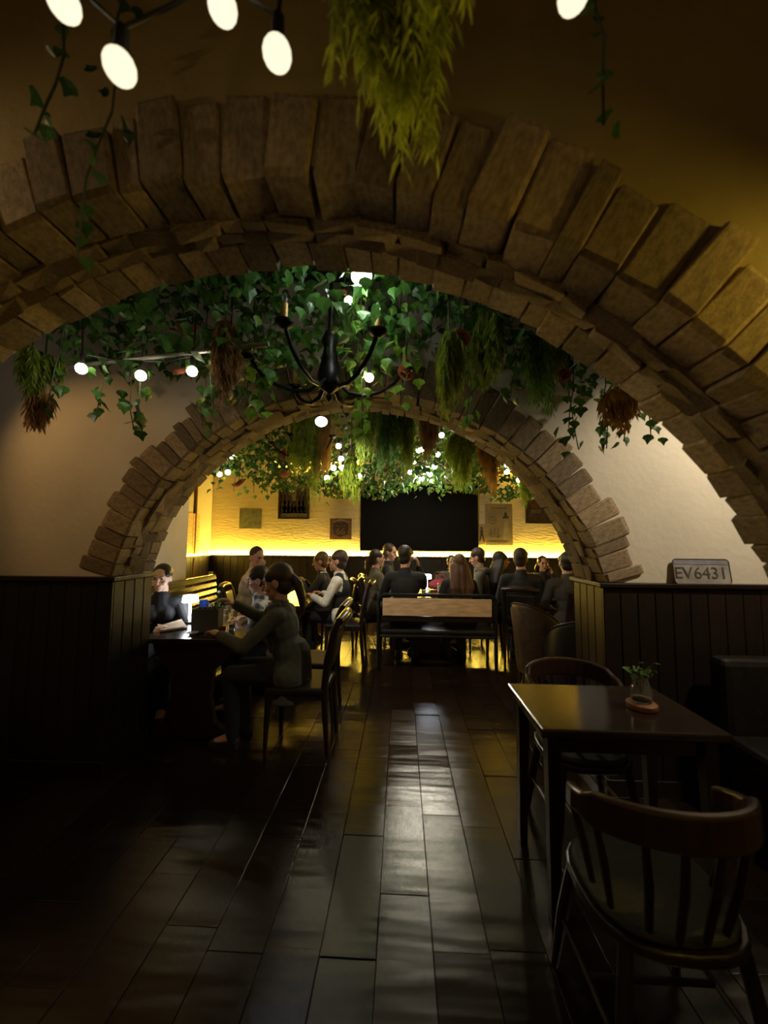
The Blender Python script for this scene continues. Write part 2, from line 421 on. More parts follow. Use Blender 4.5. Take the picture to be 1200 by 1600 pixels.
boards(wb, (AX + .02, BACK_Y, 0), (4.9, BACK_Y, 0), (0, -1, 0), .0, LEDZ - .05, .15, .03)
rail(wb, [((AX, BACK_Y - .03, 0), (4.9, BACK_Y - .03, 0))], LEDZ - .035, .09, .03, 'wainscot_cap')
boards(wl, (AX, 4.6, 0), (AX, BACK_Y - .05, 0), (1, 0, 0), .0, LEDZ - .05, .15, .03)
rail(wl, [((AX + .03, 4.6, 0), (AX + .03, BACK_Y - .07, 0))], LEDZ - .035, .07, .03, 'wainscot_cap')
# LED strips lying on the caps
e0, e1 = at(328, 864, BACK_Y - .06).x, 4.85
o = thing('led_strip', 'glowing yellow light strip along the back wall ledge', 'light strip', ((e0 + e1) / 2, BACK_Y - .05, LEDZ - .018))
MB().box((0, 0, .004), (e1 - e0, .03, .008)).build('channel', METALD, o, False)
MB().tube([(-(e1 - e0) / 2, 0, .03), ((e1 - e0) / 2, 0, .03)], .022, 10).build('glow_tube', LEDM, o)
o = thing('led_strip', 'short yellow light strip on the alcove side ledge', 'light strip', (AX + .05, 7.2, LEDZ - .018))
MB().box((0, 0, .004), (.03, 1.3, .008)).build('channel', METALD, o, False)
MB().tube([(0, -.65, .018), (0, .65, .018)], .010, 8).build('glow_tube', LEDM, o)
# added unseen strips high on the back wall, for yellow reflections on the floor
ADDED_COVEM = emit('added_cove_glow', LED_COL, ADDED_COVE_STR)
for lb, xa, xb in (('added hidden yellow strip at ceiling over left of back wall', -2.7, -.95), ('added hidden yellow strip at ceiling over right of back wall', 1.75, 4.0)):
    o = thing('led_strip', lb, 'light strip', ((xa + xb) / 2, BACK_Y - .05, CEIL_Z))
    MB().box((0, -.035, -.035), (xb - xa, .02, .07)).build('channel', METALD, o, False)
    MB().tube([(-(xb - xa) / 2, 0, -.03), ((xb - xa) / 2, 0, -.03)], .014, 8).build('glow_tube', ADDED_COVEM, o)
# alcove post and panel
p = at(305, 800, 7.45)
o = MB().tube([(p.x, 7.45, 0), (p.x, 7.45, CEIL_Z)], .035, 10).build('heating_pipe', mat('brown_pipe', (.10, .03, .012), .5), None)
tag(o, 'thin dark brown vertical pipe in front of yellow alcove wall', 'pipe')
p0, p1 = at(289, 866, 7.1), at(303, 802, 7.5)
o = thing('wall_panel', 'pale wooden panel on the alcove wall behind the brown pipe', 'panel', (AX + .015, 7.35, LEDZ + .0))
for i in range(3): MB().box((.01, -.36 + .25 * i, .42), (.025, .24, .80)).build('slat', PALEW, o, False, bev=.004)
# white socket with cable in the far corner
p = at(322, 897, 7.95)
o = thing('power_socket', 'small white socket box with dangling cable in far corner', 'socket', (p.x, BACK_Y - .035, p.z))
MB().box((0, -.03, 0), (.16, .06, .09)).build('body', WHITEP, o, False, bev=.01)
MB().tube([(-.02, -.03, .04), (-.05, -.03, .15), (-.10, -.025, .3), (-.09, -.03, .42)], .008, 6).build('cable', WHITEP, o)
# ================================================================= BACK WALL PICTURES
PY = BACK_Y - .012; 
def pic(name, label, x0, y0, x1, y1, m, frame=None, th=.025, cat='picture'):
    a = at(x0, y0, PY); b = at(x1, y1, PY)
    wd, hg = b.x - a.x, a.z - b.z
    o = thing(name, label, cat, ((a.x + b.x) / 2, BACK_Y, b.z))
    MB().box((0, -th / 2, hg / 2), (wd, th, hg)).build('panel', m, o, False)
    if frame:
        t = .035
        mb = MB().box((-wd / 2, -.03, hg / 2), (t, .06, hg + t)).box((wd / 2, -.03, hg / 2), (t, .06, hg + t)).box((0, -.03, 0), (wd - t, .06, t)).box((0, -.03, hg), (wd - t, .06, t))
        mb.build('frame', frame, o, False, bev=.004)
    return o, wd, hg, th
def flat(o, poly, m, th, name='print', lift=.003):
    MB().prism(poly, (0, -th, 0), X3, Z3, -Y3, lift).build(name, m, o, False)
def text_mesh(body, size, m, name, parent, loc, rot, ext=.002, align='CENTER'):
    cu = bpy.data.curves.new('lettering', 'FONT'); cu.body = body; cu.size = size; cu.extrude = ext; cu.align_x = align; cu.align_y = 'CENTER'
    tmp = bpy.data.objects.new('tmp', cu); C.objects.link(tmp)
    dg = bpy.context.evaluated_depsgraph_get(); me = bpy.data.meshes.new_from_object(tmp.evaluated_get(dg))
    bpy.data.objects.remove(tmp); me.materials.clear(); me.materials.append(m)
    o = link(name, me, parent); o.location = loc; o.rotation_euler = rot; return o
INK = mat('dark_print', (.05, .04, .03), .8)
INKF = mat('faded_print', (.16, .12, .06), .8, var=.3)
pic('tin_sign', 'small square grey green tin sign on the left of back wall', 375, 795, 408, 826, mat('green_tin', (.15, .155, .10), .6, var=.4, scale=12), cat='sign')
o, W_, H_, th = pic('picture', 'tall framed picture of dark trees above the fern tip', 438, 745, 482, 810, mat('grey_winter_print', (.20, .17, .11), .8, var=.5, scale=5), mat('dark_frame', (.025, .015, .01), .5))
rr = random.Random(2)
for i in range(7):
    x = -W_ * .38 + W_ * .76 * i / 6; h = H_ * rr.uniform(.45, .72) * (1 - .35 * (i == 3)); b = H_ * .12; poly = []
    n = 5
    for k in range(n): poly += [(x - .10 * (1 - k / n) - .015, b + h * k / n), (x - .05 * (1 - k / n) - .008, b + h * k / n + .04)]
    poly.append((x, b + h))
    for k in reversed(range(n)): poly += [(x + .05 * (1 - k / n) + .008, b + h * k / n + .04), (x + .10 * (1 - k / n) + .015, b + h * k / n)]
    flat(o, poly, INK, th, 'tree_print')
o, W_, H_, th = pic('road_sign', 'small square brown sign with a shield emblem', 516, 810, 549, 843, mat('brown_tin', (.13, .065, .03), .6, var=.35, scale=12), cat='sign')
sh = [(-.15, .33), (-.08, .37), (0, .34), (.08, .37), (.15, .33), (.17, .22), (.15, .11), (0, .045), (-.15, .11), (-.17, .22)]
flat(o, sh, mat('shield_print', (.03, .02, .015), .7), th, 'shield')
text_mesh('66', .2, mat('sign_lettering', (.17, .09, .05), .7), 'lettering', o, (0, -th - .0035, .17), (R(90), 0, 0))
text_mesh('ROUTE', .065, MATS['sign_lettering'], 'lettering', o, (0, -th - .0035, .29), (R(90), 0, 0))
flat(o, [(-.18, .38), (.0, .43), (.18, .38), (.18, .365), (0, .405), (-.18, .365)], mat('pale_arc', (.3, .24, .16), .7), th, 'arc_print')
pic('picture', 'small red brown picture half hidden under leaves left of television', 516, 745, 539, 773, mat('red_brown_print', (.10, .035, .02), .7, var=.5, scale=14))
pic('picture', 'small dark red picture half hidden under ferns right of television', 749, 742, 776, 771, mat('dark_red_print', (.14, .05, .025), .7, var=.5, scale=16))
o, W_, H_, th = pic('poster', 'beige poster with lighthouse, compass and sailing ship', 758, 787, 801, 852, mat('aged_paper', (.27, .21, .11), .8, var=.2, scale=4), cat='poster')
flat(o, [(.07, .56), (.21, .56), (.19, .60), (.17, .60), (.17, .66), (.14, .70), (.11, .66), (.11, .60), (.09, .60)], INK, th, 'lighthouse_lamp')
flat(o, [(.085, .12), (.205, .12), (.175, .55), (.115, .55)], mat('pale_tower', (.34, .27, .15), .8), th, 'lighthouse_tower')
cir = [(.085 * math.cos(a / 24 * 2 * math.pi) - .13, .085 * math.sin(a / 24 * 2 * math.pi) + .52) for a in range(24)]
flat(o, cir, INKF, th, 'compass_ring', .002)
flat(o, [(.06 * math.cos(a / 24 * 2 * math.pi) - .13, .06 * math.sin(a / 24 * 2 * math.pi) + .52) for a in range(24)], MATS['aged_paper'], th, 'compass_face', .003)
flat(o, [((.07 if k % 2 == 0 else .018) * math.cos(k * math.pi / 4) - .13, (.07 if k % 2 == 0 else .018) * math.sin(k * math.pi / 4) + .52) for k in range(8)], INKF, th, 'compass_star', .004)
flat(o, [(-.23, .20), (-.17, .15), (.0, .15), (.05, .21)], INKF, th, 'ship_hull')
for k in range(3):
    x = -.17 + .075 * k; flat(o, [(x - .03, .215), (x + .025, .215), (x + .02, .27), (x + .012, .34), (x, .36), (x - .02, .28)], INKF, th, 'ship_sail')
flat(o, [(-.22, .06), (-.1, .085), (0, .07), (.14, .085), (.2, .05), (.14, .055), (0, .04), (-.1, .055)], INKF, th, 'wave_print')
flat(o, [(-.16, .76), (.16, .76), (.16, .79), (-.16, .79)], INKF, th, 'title_print', .002)
o, W_, H_, th = pic('poster', 'narrow pale poster with a walking figure beside television', 747.6, 819, 757.5, 851, mat('pale_paper', (.40, .27, .14), .8, var=.2, scale=5), cat='poster')
flat(o, [(-.05, .07), (-.03, .07), (.0, .19), (.04, .05), (.06, .06), (.03, .23), (.03, .31), (-.03, .31), (-.03, .22)], INK, th, 'figure_print')
flat(o, [(.025 * math.cos(a * .785), .345 + .03 * math.sin(a * .785)) for a in range(8)], INK, th, 'figure_print')
o, W_, H_, th = pic('picture', 'dark framed street picture at the right end of back wall', 821, 748, 860, 817, mat('dark_street_print', (.075, .045, .03), .6, var=.6, scale=7), MATS['dark_frame'])
for (x, z, w_, h_, cc) in ((-.08, .33, .16, .34, (.15, .05, .025)), (.17, .2, .1, .5, (.12, .085, .05)), (-.05, .2, .2, .07, (.16, .11, .07)), (-.18, .5, .06, .3, (.03, .02, .02))):
    flat(o, [(x - w_ / 2, z), (x + w_ / 2, z), (x + w_ / 2, z + h_), (x - w_ / 2, z + h_)], mat('street_patch_%d' % int(cc[0] * 1000), cc, .7, var=.4, scale=12), th, 'house_print')
# television
a, b = at(564, 757, PY), at(747, 862, PY)
o = thing('television', 'very large black television screen on the back wall', 'television', ((a.x + b.x) / 2, BACK_Y, b.z))
W_, H_ = b.x - a.x, a.z - b.z
MB().box((0, -.04, H_ / 2), (W_, .07, H_)).build('body', BLACKP, o, False, bev=.006)
MB().box((0, -.078, H_ / 2), (W_ - .03, .006, H_ - .03)).build('screen', BLACKG, o, False)
# round black disc at right
p = at(914, 795, PY)
o = thing('black_disc', 'large round black disc half hidden behind right arch edge', 'disc', (p.x, BACK_Y, p.z))
mb = MB(); mb.tube([(0, -.005, 0), (0, -.06, 0)], .74, 48); mb.build('disc', BLACKP, o, True)
MB().tube([(.74 * math.cos(t * math.pi / 24), -.05, .74 * math.sin(t * math.pi / 24)) for t in range(49)], .03, 8, False).build('rim', IRON, o)

# ================================================================= TABLES AND SEATS
def table4(name, label, x0, x1, y0, y1, z, m=TABLEW, leg=.05, group=None):
    o = thing(name, label, 'table', ((x0 + x1) / 2, (y0 + y1) / 2, 0), 0, group); wx, wy = x1 - x0, y1 - y0
    MB().box((0, 0, z - .018), (wx, wy, .036)).build('tabletop', m, o, False, bev=.008)
    ap = MB()
    for s in (-1, 1):
        ap.box((0, s * (wy / 2 - .07), z - .075), (wx - .18, .022, .08)); ap.box((s * (wx / 2 - .07), 0, z - .075), (.022, wy - .18, .08))
    ap.build('apron', DARKW, o, False)
    for sx in (-1, 1):
        for sy in (-1, 1):
            x, y = sx * (wx / 2 - .06), sy * (wy / 2 - .06)
            MB().tube([(x, y, z - .036), (x, y, z - .2), (x + sx * .008, y + sy * .008, 0)], [leg * .75, leg * .72, leg * .5], 4).build('leg', DARKW, o, False)
    return o
# right foreground table
t5a, t5b = onz(850, 1140, .75), onz(1035, 1076, .75)
table4('dining_table', 'dark wooden table at right front with glass jar of greenery', .565, 1.305, t5a.y, t5b.y + .03, .75)
# trestle tables
def trestle(label, x0, x1, y0, y1):
    o = thing('trestle_table', label, 'table', ((x0 + x1) / 2, (y0 + y1) / 2, 0), 0, 'dark wooden trestle tables'); wx, wy = x1 - x0, y1 - y0; k = wx / .8
    MB().box((0, 0, .73), (wx, wy, .04)).build('tabletop', TABLEW, o, False, bev=.008)
    for q in (-1, 1):
        poly = [(-.30, 0), (.30, 0), (.30, .05), (.19, .12), (.15, .30), (.17, .50), (.30, .62), (.32, .71), (-.32, .71), (-.30, .62), (-.17, .50), (-.15, .30), (-.19, .12), (-.30, .05)]
        MB().prism([(a * k, b) for a, b in poly], (0, q * (wy / 2 - .09) - .03, 0), X3, Z3, Y3, .06).build('trestle_leg', REDW, o, False, bev=.006)
    MB().box((0, 0, .28), (.05, wy - .2, .10)).build('stretcher', REDW, o, False, bev=.005)
trestle('dark wooden trestle table at left with lit lamp and drinks', -2.0, -1.2, 2.89, 3.95)
trestle('dark trestle table between cream shirted man and vested man', -1.60, -1.10, 4.4, 5.9)
trestle('dark trestle table with lamp behind the wooden backed bench', -.02, .86, 5.2, 6.3)
trestle('dark trestle table under golden drinks at far right', 1.62, 2.42, 5.12, 5.95)

def dining_chair():
    o = thing('dining_chair', 'x', 'chair')
    MB().box((0, .0, .445), (.43, .44, .05)).build('seat', LEATHER, o, False, bev=.018)
    MB().box((0, 0, .405), (.40, .40, .035)).build('seat_frame', DARKW, o, False)
    for s in (-1, 1):
        pts = [(s * .19, -.235, 0), (s * .19, -.215, .25), (s * .19, -.205, .46), (s * .19, -.225, .66), (s * .19, -.27, .86), (s * .19, -.305, .945)]
        st = MB(); st.tube(pts, [.015, .021, .024, .026, .028, .024], 8); st.build('leg', DARKW, o)
        MB().tube([(s * .185, .19, .42), (s * .187, .2, .2), (s * .19, .205, 0)], [.024, .019, .013], 8).build('leg', DARKW, o)
    MB().tube([(-.205, -.305, .93), (-.1, -.325, .945), (.1, -.325, .945), (.205, -.305, .93)], [.028, .036, .036, .028], 10).build('top_rail', DARKW, o)
    rot = Matrix.Rotation(R(11), 3, 'X')
    MB().box((0, -.255, .745), (.33, .035, .26), rot).build('backrest', LEATHER, o, False, bev=.014)
    MB().box((0, -.216, .575), (.35, .02, .035)).build('back_slat', DARKW, o, False, bev=.004)
    return o
CH = dining_chair(); used = [False]
def chair(label, x, y, face, s=1):
    o = CH if not used[0] else copy_tree(CH); used[0] = True
    o.location = (x, y, 0); o.rotation_euler = (0, 0, R(face)); o.scale = (s, s, s); tag(o, label, 'chair', 'dark dining chairs'); return o
chair('nearest dark dining chair on which the woman with grey jacket sits', -.74, 2.94, 90)
chair('dark dining chair of the person in the checked shirt', -.80, 3.48, 90)
chair('dark dining chair with tall back under the man in black vest', -.70, 4.92, 90, 1.04)
chair('dark dining chair of the fair haired man in dark suit', -.90, 5.6, 90)
chair('dark dining chair under ponytailed woman left of the bench', -.36, 5.52, -70)
chair('dark dining chair of the chin length haired man by back wall', -.32, 6.12, -90)
chair('dark dining chair of the man in grey hooded top', 1.15, 5.62, 90)
chair('dark dining chair of the small person with glasses', .72, 6.66, 165)
chair('dark dining chair under the broad man in black sweater', 1.50, 4.92, -20)
chair('dark dining chair of the long haired woman at right table', 1.40, 5.55, -90)
chair('dark dining chair of the person facing the camera at right table', 2.2, 6.3, 178)
chair('dark dining chair under the man in charcoal sweater at far right', 2.07, 4.72, 0)
chair('dark dining chair of the man in cream shirt', -1.85, 4.72, -80)

# wooden-backed bench
bx0, bx1 = at(592, 930, 4.55).x, at(774, 930, 4.55).x; BW = bx1 - bx0
bz = at(680, 930, 4.55).z
o = thing('bench', 'metal framed bench with pale pine back panel', 'bench', ((bx0 + bx1) / 2, 4.55, 0))
h = BW / 2
MB().tube([(-h, 0, .0), (-h, 0, .5), (-h, -.01, bz - .06), (-h + .02, -.01, bz - .02), (-h + .06, -.01, bz), (h - .06, -.01, bz), (h - .02, -.01, bz - .02), (h, -.01, bz - .06), (h, 0, .5), (h, 0, 0)], .022, 8).build('back_frame', METALD, o)
MB().box((0, -.005, bz - .14), (BW - .09, .03, .20)).build('back_panel', PALEW, o, False, bev=.006)
MB().box((0, .01, bz - .275), (BW - .06, .03, .06)).build('back_rail', DARKW, o, False, bev=.004)
MB().box((0, .24, .44), (BW, .46, .06)).build('seat', LEATHER, o, False, bev=.02)
MB().tube([(-h, 0, .40), (h, 0, .40)], .018, 8).build('seat_rail', METALD, o)
for s in (-1, 1):
    MB().tube([(s * h, .44, .42), (s * h, .46, 0)], .02, 8).build('leg', METALD, o)
    MB().tube([(s * h, 0, .41), (s * h, .45, .41)], .018, 8).build('side_rail', METALD, o)

# slatted booth bench along the left wall
o = thing('booth_bench', 'black slatted booth bench along left wall with gold gleams', 'bench', (-2.5, 4.0, 0))
L0, L1 = -1.06, 1.05
for i in range(6):
    z = 1.03 - .085 * i
    MB().box((.03 + .006 * i, (L0 + L1) / 2, z - .03), (.035, L1 - L0, .058), Matrix.Rotation(R(-14), 3, 'Y')).build('slat', mat('gloss_black_slat', (.02, .015, .010), .2, var=.2), o, False, bev=.006)
MB().box((.0, (L0 + L1) / 2, 1.025), (.07, L1 - L0, .025)).build('top_ledge', MATS['gloss_black_slat'], o, False, bev=.005)
MB().box((.30, (L0 + L1) / 2, .42), (.46, L1 - L0, .08)).build('seat', LEATHER, o, False, bev=.02)
MB().box((.27, (L0 + L1) / 2, .19), (.36, L1 - L0 - .04, .38)).build('plinth', DARKW, o, False)

# black booth seat at far right of middle bay
p = at(1130, 1020, 2.25)
o = thing('leather_booth', 'black leather booth seat against wainscot at right edge', 'bench', (p.x + .55, 2.15, 0))
MB().box((0, .16, .64), (1.1, .13, .44)).build('backrest', LEATHER, o, False, bev=.035)
MB().box((0, -.06, .40), (1.1, .42, .12)).build('seat', LEATHER, o, False, bev=.03)
MB().box((0, -.04, .17), (1.04, .34, .34)).build('plinth', DARKW, o, False)

# captain chairs (curved rail, spindles) at the foreground table
def captain_chair(label, x, y, face, rail_w=.25, rail_z=.775, group='curved rail captain chairs'):
    o = thing('captain_chair', label, 'chair', (x, y, 0), R(face), group)
    pr = []
    for i in range(24):
        t = 2 * math.pi * i / 24; pr.append((.215 * math.copysign(abs(math.cos(t)) ** .75, math.cos(t)), .21 * math.copysign(abs(math.sin(t)) ** .75, math.sin(t))))
    MB().prism(pr, (0, 0, .42), X3, Y3, Z3, .03).build('seat_frame', DARKW, o, False, bev=.006)
    MB().prism([(a * .93, b * .93) for a, b in pr], (0, 0, .45), X3, Y3, Z3, .025).build('seat_pad', SEATG, o, False, bev=.012)
    arc = [(rail_w * math.sin(t), -.06 - .19 * math.cos(t) + .0, rail_z - .06 * (abs(t) / 1.9) ** 2) for t in [R(-112 + 224 * i / 20) for i in range(21)]]
    mb = MB()
    vs = []; fs = []
    for i, p in enumerate(arc):
        pv = Vector(p); c = Vector((0, -.06, p[2])); n = (pv - c).normalized(); k = 1 if abs(i - 10) < 7 else .55
        hh = .035 * k + .012
        for (dn, dz) in ((.014, hh), (-.014, hh), (-.016, -hh), (.016, -hh)): vs.append(pv + n * dn + Z3 * dz)
    for i in range(20):
        for k in range(4): fs.append((4 * i + k, 4 * i + (k + 1) % 4, 4 * i + 4 + (k + 1) % 4, 4 * i + 4 + k))
    fs += [(3, 2, 1, 0), (80, 81, 82, 83)]
    mb.add(vs, fs).build('top_rail', REDW, o, False, bev=.008)
    for i in (1, 4, 7, 9, 11, 13, 16, 19):
        p = arc[i]; q = (p[0] * .74, -.02 + (p[1] + .02) * .72, .45)
        MB().tube([(p[0], p[1], p[2] - .02), ((p[0] + q[0]) / 2, (p[1] + q[1]) / 2 - .01, (p[2] + q[2]) / 2), q], [.010, .012, .009], 8).build('spindle', DARKW, o)
    for sx in (-1, 1):
        for sy in (-1, 1):
            MB().tube([(sx * .15, sy * .15, .43), (sx * .185, sy * .185, .2), (sx * .21, sy * .21, 0)], [.019, .021, .013], 8).build('leg', DARKW, o)
    mb = MB()
    for s in (-1, 1): mb.tube([(s * .188, -.188, .18), (s * .188, .188, .18)], .009, 6)
    mb.tube([(-.188, 0, .18), (.188, 0, .18)], .009, 6); mb.build('stretcher', DARKW, o)
    return o
captain_chair('dark curved rail chair with spindles in the right foreground', .76, 1.30, 0, .235)
captain_chair('dark curved rail chair on the far side of right front table', .93, 2.12, 180, .235)

# round-backed tub chairs near the right jamb
def tub_chair(label, x, y, face, m, h=.95, r=.25, group='round backed tub chairs'):
    o = thing('tub_chair', label, 'chair', (x, y, 0), R(face), group); mb = MB(); n = 18
    vs = []; fs = []
    for i in range(n + 1):
        t = R(-100 + 200 * i / n); top = h - .22 * (abs(t) / R(100)) ** 2.2
        for (rr_, z) in ((r, .38), (r + .02, top - .03), (r + .005, top), (r - .035, top), (r - .05, top - .03), (r - .05, .38)):
            vs.append((rr_ * math.sin(t), -.02 - rr_ * math.cos(t) - .08 * (z - .38), z))
    for i in range(n):
        for k in range(6): fs.append((6 * i + k, 6 * i + (k + 1) % 6, 6 * i + 6 + (k + 1) % 6, 6 * i + 6 + k))
    fs += [tuple(range(6)), tuple(6 * n + k for k in range(5, -1, -1))]
    mb.add(vs, fs).build('backrest', m, o)
    MB().tube([(v[0], v[1], v[2] + .002) for v in vs[2::6]], .009, 6).build('piping', m, o)
    MB().lathe([(.2, .36), (.235, .38), (.24, .44), (.21, .475), (0, .48)], (0, 0, 0), 20).build('seat', m, o)
    for sx in (-1, 1):
        for sy in (-1, 1): MB().tube([(sx * .14, sy * .14, .38), (sx * .19, sy * .19, 0)], [.022, .013], 8).build('leg', DARKW, o)
    return o
tub_chair('brown leather round backed chair with lit rim behind right jamb', 1.27, 3.52, -60, BROWNL, .97, .225)
tub_chair('black leather round backed chair close behind right wainscot jamb', 1.43, 3.24, -8, LEATHER, .91, .25)

# ================================================================= PEOPLE
def remeshed(mb, name, m, parent, vox, it=4, fac=.5):
    o = mb.build(name, m, parent, True, fix=True)
    md = o.modifiers.new('remesh', 'REMESH'); md.mode = 'VOXEL'; md.voxel_size = vox; md.use_smooth_shade = True
    if it:
        ms = o.modifiers.new('smooth', 'SMOOTH'); ms.factor = fac; ms.iterations = it
    return o
def ik(a, b, l1, l2, hint):
    d = b - a; L_ = min(d.length, (l1 + l2) * .995); u = d.normalized(); b = a + u * L_
    x = (l1 * l1 - l2 * l2 + L_ * L_) / (2 * L_); hgt = math.sqrt(max(0, l1 * l1 - x * x))
    n = hint - u * hint.dot(u); n.normalize(); return a + u * x + n * hgt, b
def person(label, px, ytop, d, face, top, bottom, hair='short', haircol=HAIRB, skin=SKIN, lean=6, yaw=0, pitch=0, tilt=0,
           hands=(None, None), sleeve='long', fem=False, hs=1.0, vox=.010, extra=None, name='person', hand_up=(0, 0), legs=True):
    th = math.radians(lean); hz = at(px, ytop, d).z
    base = .56 + .5 * math.cos(th) + .17 + .125 * hs
    s = hz / base
    fx = at(px, ytop + 30, d)
    off = Vector((0, .5 * math.sin(th) + .03, 0)) * s; off.rotate(Euler((0, 0, R(face))))
    root = thing(name, label, 'person', (fx.x - off.x, fx.y - off.y, 0), R(face), None, s)
    up = Vector((0, math.sin(th), math.cos(th))); V = Vector
    P = V((0, 0, .56)); N = P + up * .5; H = N + V((0, .03, .17))
    sw = .165 if fem else .19
    HR = Matrix.Rotation(R(yaw), 3, 'Z') @ Matrix.Rotation(R(pitch), 3, 'X') @ Matrix.Rotation(R(tilt), 3, 'Y')
    hp = lambda x, y, z: H + HR @ (V((x, y, z)) * hs)
    hr = lambda *r: tuple(a * hs for a in r)
    TR = Matrix.Rotation(-th, 3, 'X')
    body, shirt, trou, shoe = MB(), MB(), MB(), MB()
    # head
    body.ell(hp(0, -.01, .02), hr(.076, .095, .098), HR, 16, 12).ell(hp(0, .025, -.05), hr(.056, .062, .066), HR).ell(hp(0, .074, .032), hr(.05, .02, .014), HR)
    body.cap(hp(0, .084, .012), hp(0, .106, -.026), .010 * hs, .015 * hs).ell(hp(0, .062, -.1), hr(.022, .022, .016), HR).ell(hp(0, .082, -.062), hr(.022, .012, .010), HR)
    for q in (-1, 1): body.ell(hp(q * .078, -.012, -.008), hr(.010, .022, .032), HR).ell(hp(q * .04, .06, -.03), hr(.022, .022, .022), HR)
    body.cap(hp(0, -.02, -.06), N - up * .03, .052, .06)
    # trunk
    def trunk(mb, e, hem=0):
        mb.cap(P + V((-.085, 0, -.01)), P + V((.085, 0, -.01)), .115 + e, .115 + e)
        mb.ell(P + up * .16, (.135 + e, .10 + e, .16), TR).ell(P + up * .33, (.155 + e + (0 if fem else .012), .105 + e, .15 + e), TR)
        mb.cap(N - up * .075 + V((-sw + .03, 0, 0)), N - up * .075 + V((sw - .03, 0, 0)), .06 + e, .06 + e)
        mb.cap(N - up * .06, N - up * .0, .085 + e, .06 + e)
        if fem:
            for q in (-1, 1): mb.ell(P + up * .33 + V((q * .065, .085, -.01)), (.055 + e, .05 + e, .055 + e))
    trunk(body, -.012); trunk(shirt, .014)
    # arms
    wrists = []
    for q, hd in ((-1, hands[0]), (1, hands[1])):
        S = N - up * .075 + V((q * sw, 0, 0))
        T = V(hd) if hd else V((q * .12, .30, .66))
        E, Wp = ik(S, T, .285, .255, V((q * .7, -.5, -.75)) if not hand_up[(q + 1) // 2] else V((q * .25, .1, -1)))
        body.chain([S, E, Wp], [.045, .037, .026])
        if sleeve == 'long': shirt.chain([S, E, Wp - (Wp - E) * .06], [.064, .052, .042])
        elif sleeve == 'short': shirt.cap(S, S + (E - S) * .72, .068, .06)
        else: shirt.chain([S, E, E + (Wp - E) * .15], [.066, .058, .05])
        u = (Wp - E).normalized(); hu = V((0, 0, 1)) if not hand_up[(q + 1) // 2] else V((-q, 0, 0))
        sd = u.cross(hu).normalized(); dn = sd.cross(u).normalized()
        if dn.z > 0 and not hand_up[(q + 1) // 2]: dn = -dn
        thumb = V((-q, 0, 0)); thumb = sd if sd.dot(thumb) > 0 else -sd
        hm = Matrix((sd, u, dn)).transposed()
        body.ell(Wp + u * .05, (.040, .052, .017), hm)
        for i in range(4):
            b0 = Wp + u * .085 + sd * ((i - 1.5) * .021); ln = (.064, .074, .070, .054)[i if thumb.dot(sd) < 0 else 3 - i]
            m1 = b0 + (u * .85 + dn * .4).normalized() * ln * .55; t1 = m1 + (u * .35 + dn * .9).normalized() * ln * .5
            body.chain([b0, m1, t1], [.0105, .0095, .008], 8)
        b0 = Wp + u * .025 + thumb * .03; m1 = b0 + (u * .6 + thumb * .65 + dn * .2).normalized() * .042; t1 = m1 + (u * .9 + dn * .35).normalized() * .034
        body.chain([b0, m1, t1], [.013, .011, .009], 8); wrists.append((Wp, u, dn))
    # legs
    for q in (-1, 1):
        hip = P + V((q * .09, .02, -.02)); kn = V((q * .105, .43, .535)); an = V((q * .10, .40, .09)); toe = V((q * .11, .55, .035))
        if not legs: an = V((q * .10, .30, .09)); toe = V((q * .11, .43, .035))
        body.chain([hip, kn, an], [.075, .05, .036]).cap(an, toe, .038, .03)
        trou.chain([hip, kn, kn + (an - kn) * .5, an], [.098, .068, .06, .05])
        shoe.cap(an + V((0, -.02, -.035)), toe, .042, .036).box(an + V((0, .06, -.075)), (.075, .23, .03))
    trou.cap(P + V((-.085, 0, -.015)), P + V((.085, 0, -.015)), .122, .122)
    if extra: extra(dict(root=root, shirt=shirt, P=P, N=N, H=H, up=up, hp=hp, hr=hr, HR=HR, wrists=wrists, TR=TR, sw=sw, vox=vox, trou=trou, s=s))
    bo = remeshed(body, 'body', skin, root, vox * .8, 2)
    remeshed(shirt, 'top', top, root, vox * 1.3, 4); remeshed(trou, 'trousers', bottom, root, vox * 1.5, 4)
    remeshed(shoe, 'shoes', cloth('black_shoe', (.015, .013, .012), rough=.4), root, vox * 1.5, 2)
    # hair
    hb = MB()
    if hair == 'buzz': hb.ell(hp(0, -.02, .034), hr(.079, .093, .094), HR, 16, 12)
    else:
        hb.ell(hp(0, -.034, .044), hr(.085, .098, .094), HR, 16, 12).ell(hp(0, -.045, -.02), hr(.077, .066, .085), HR)
        for q in (-1, 1): hb.ell(hp(q * .064, .012, .05), hr(.024, .05, .04), HR)
    if hair == 'ponytail':
        hb.ell(hp(0, -.105, .02), hr(.035, .03, .035), HR)
        hb.chain([hp(0, -.115, .02), hp(0, -.145, -.04), hp(.0, -.15, -.14), hp(0, -.135, -.26)], [.03, .04, .036, .012])
    if hair == 'bun': hb.ell(hp(0, -.12, .02), hr(.045, .04, .045), HR)
    if hair in ('long', 'mid'):
        n = 5 if hair == 'long' else 7; Ld = .42 if hair == 'long' else .10
        for i in range(n):
            a = R(-75 + 150 * i / (n - 1)); x, y = .075 * math.sin(a), -.055 * math.cos(a) - .02
            p0 = hp(x, y, -.02); e_ = hp(x * 1.25, y * 1.25 - .02, -.10)
            hb.chain([p0, e_] + ([V((e_.x * 1.25, min(e_.y, N.y - .085) - .02, N.z - .12)), V((e_.x * 1.0, min(e_.y, N.y - .10) - .02, H.z - Ld))] if hair == 'long' else [hp(x * 1.3, y * 1.1 - .01, -.14)]),
                     [.05, .05, .045, .018] if hair == 'long' else [.035, .034, .018])
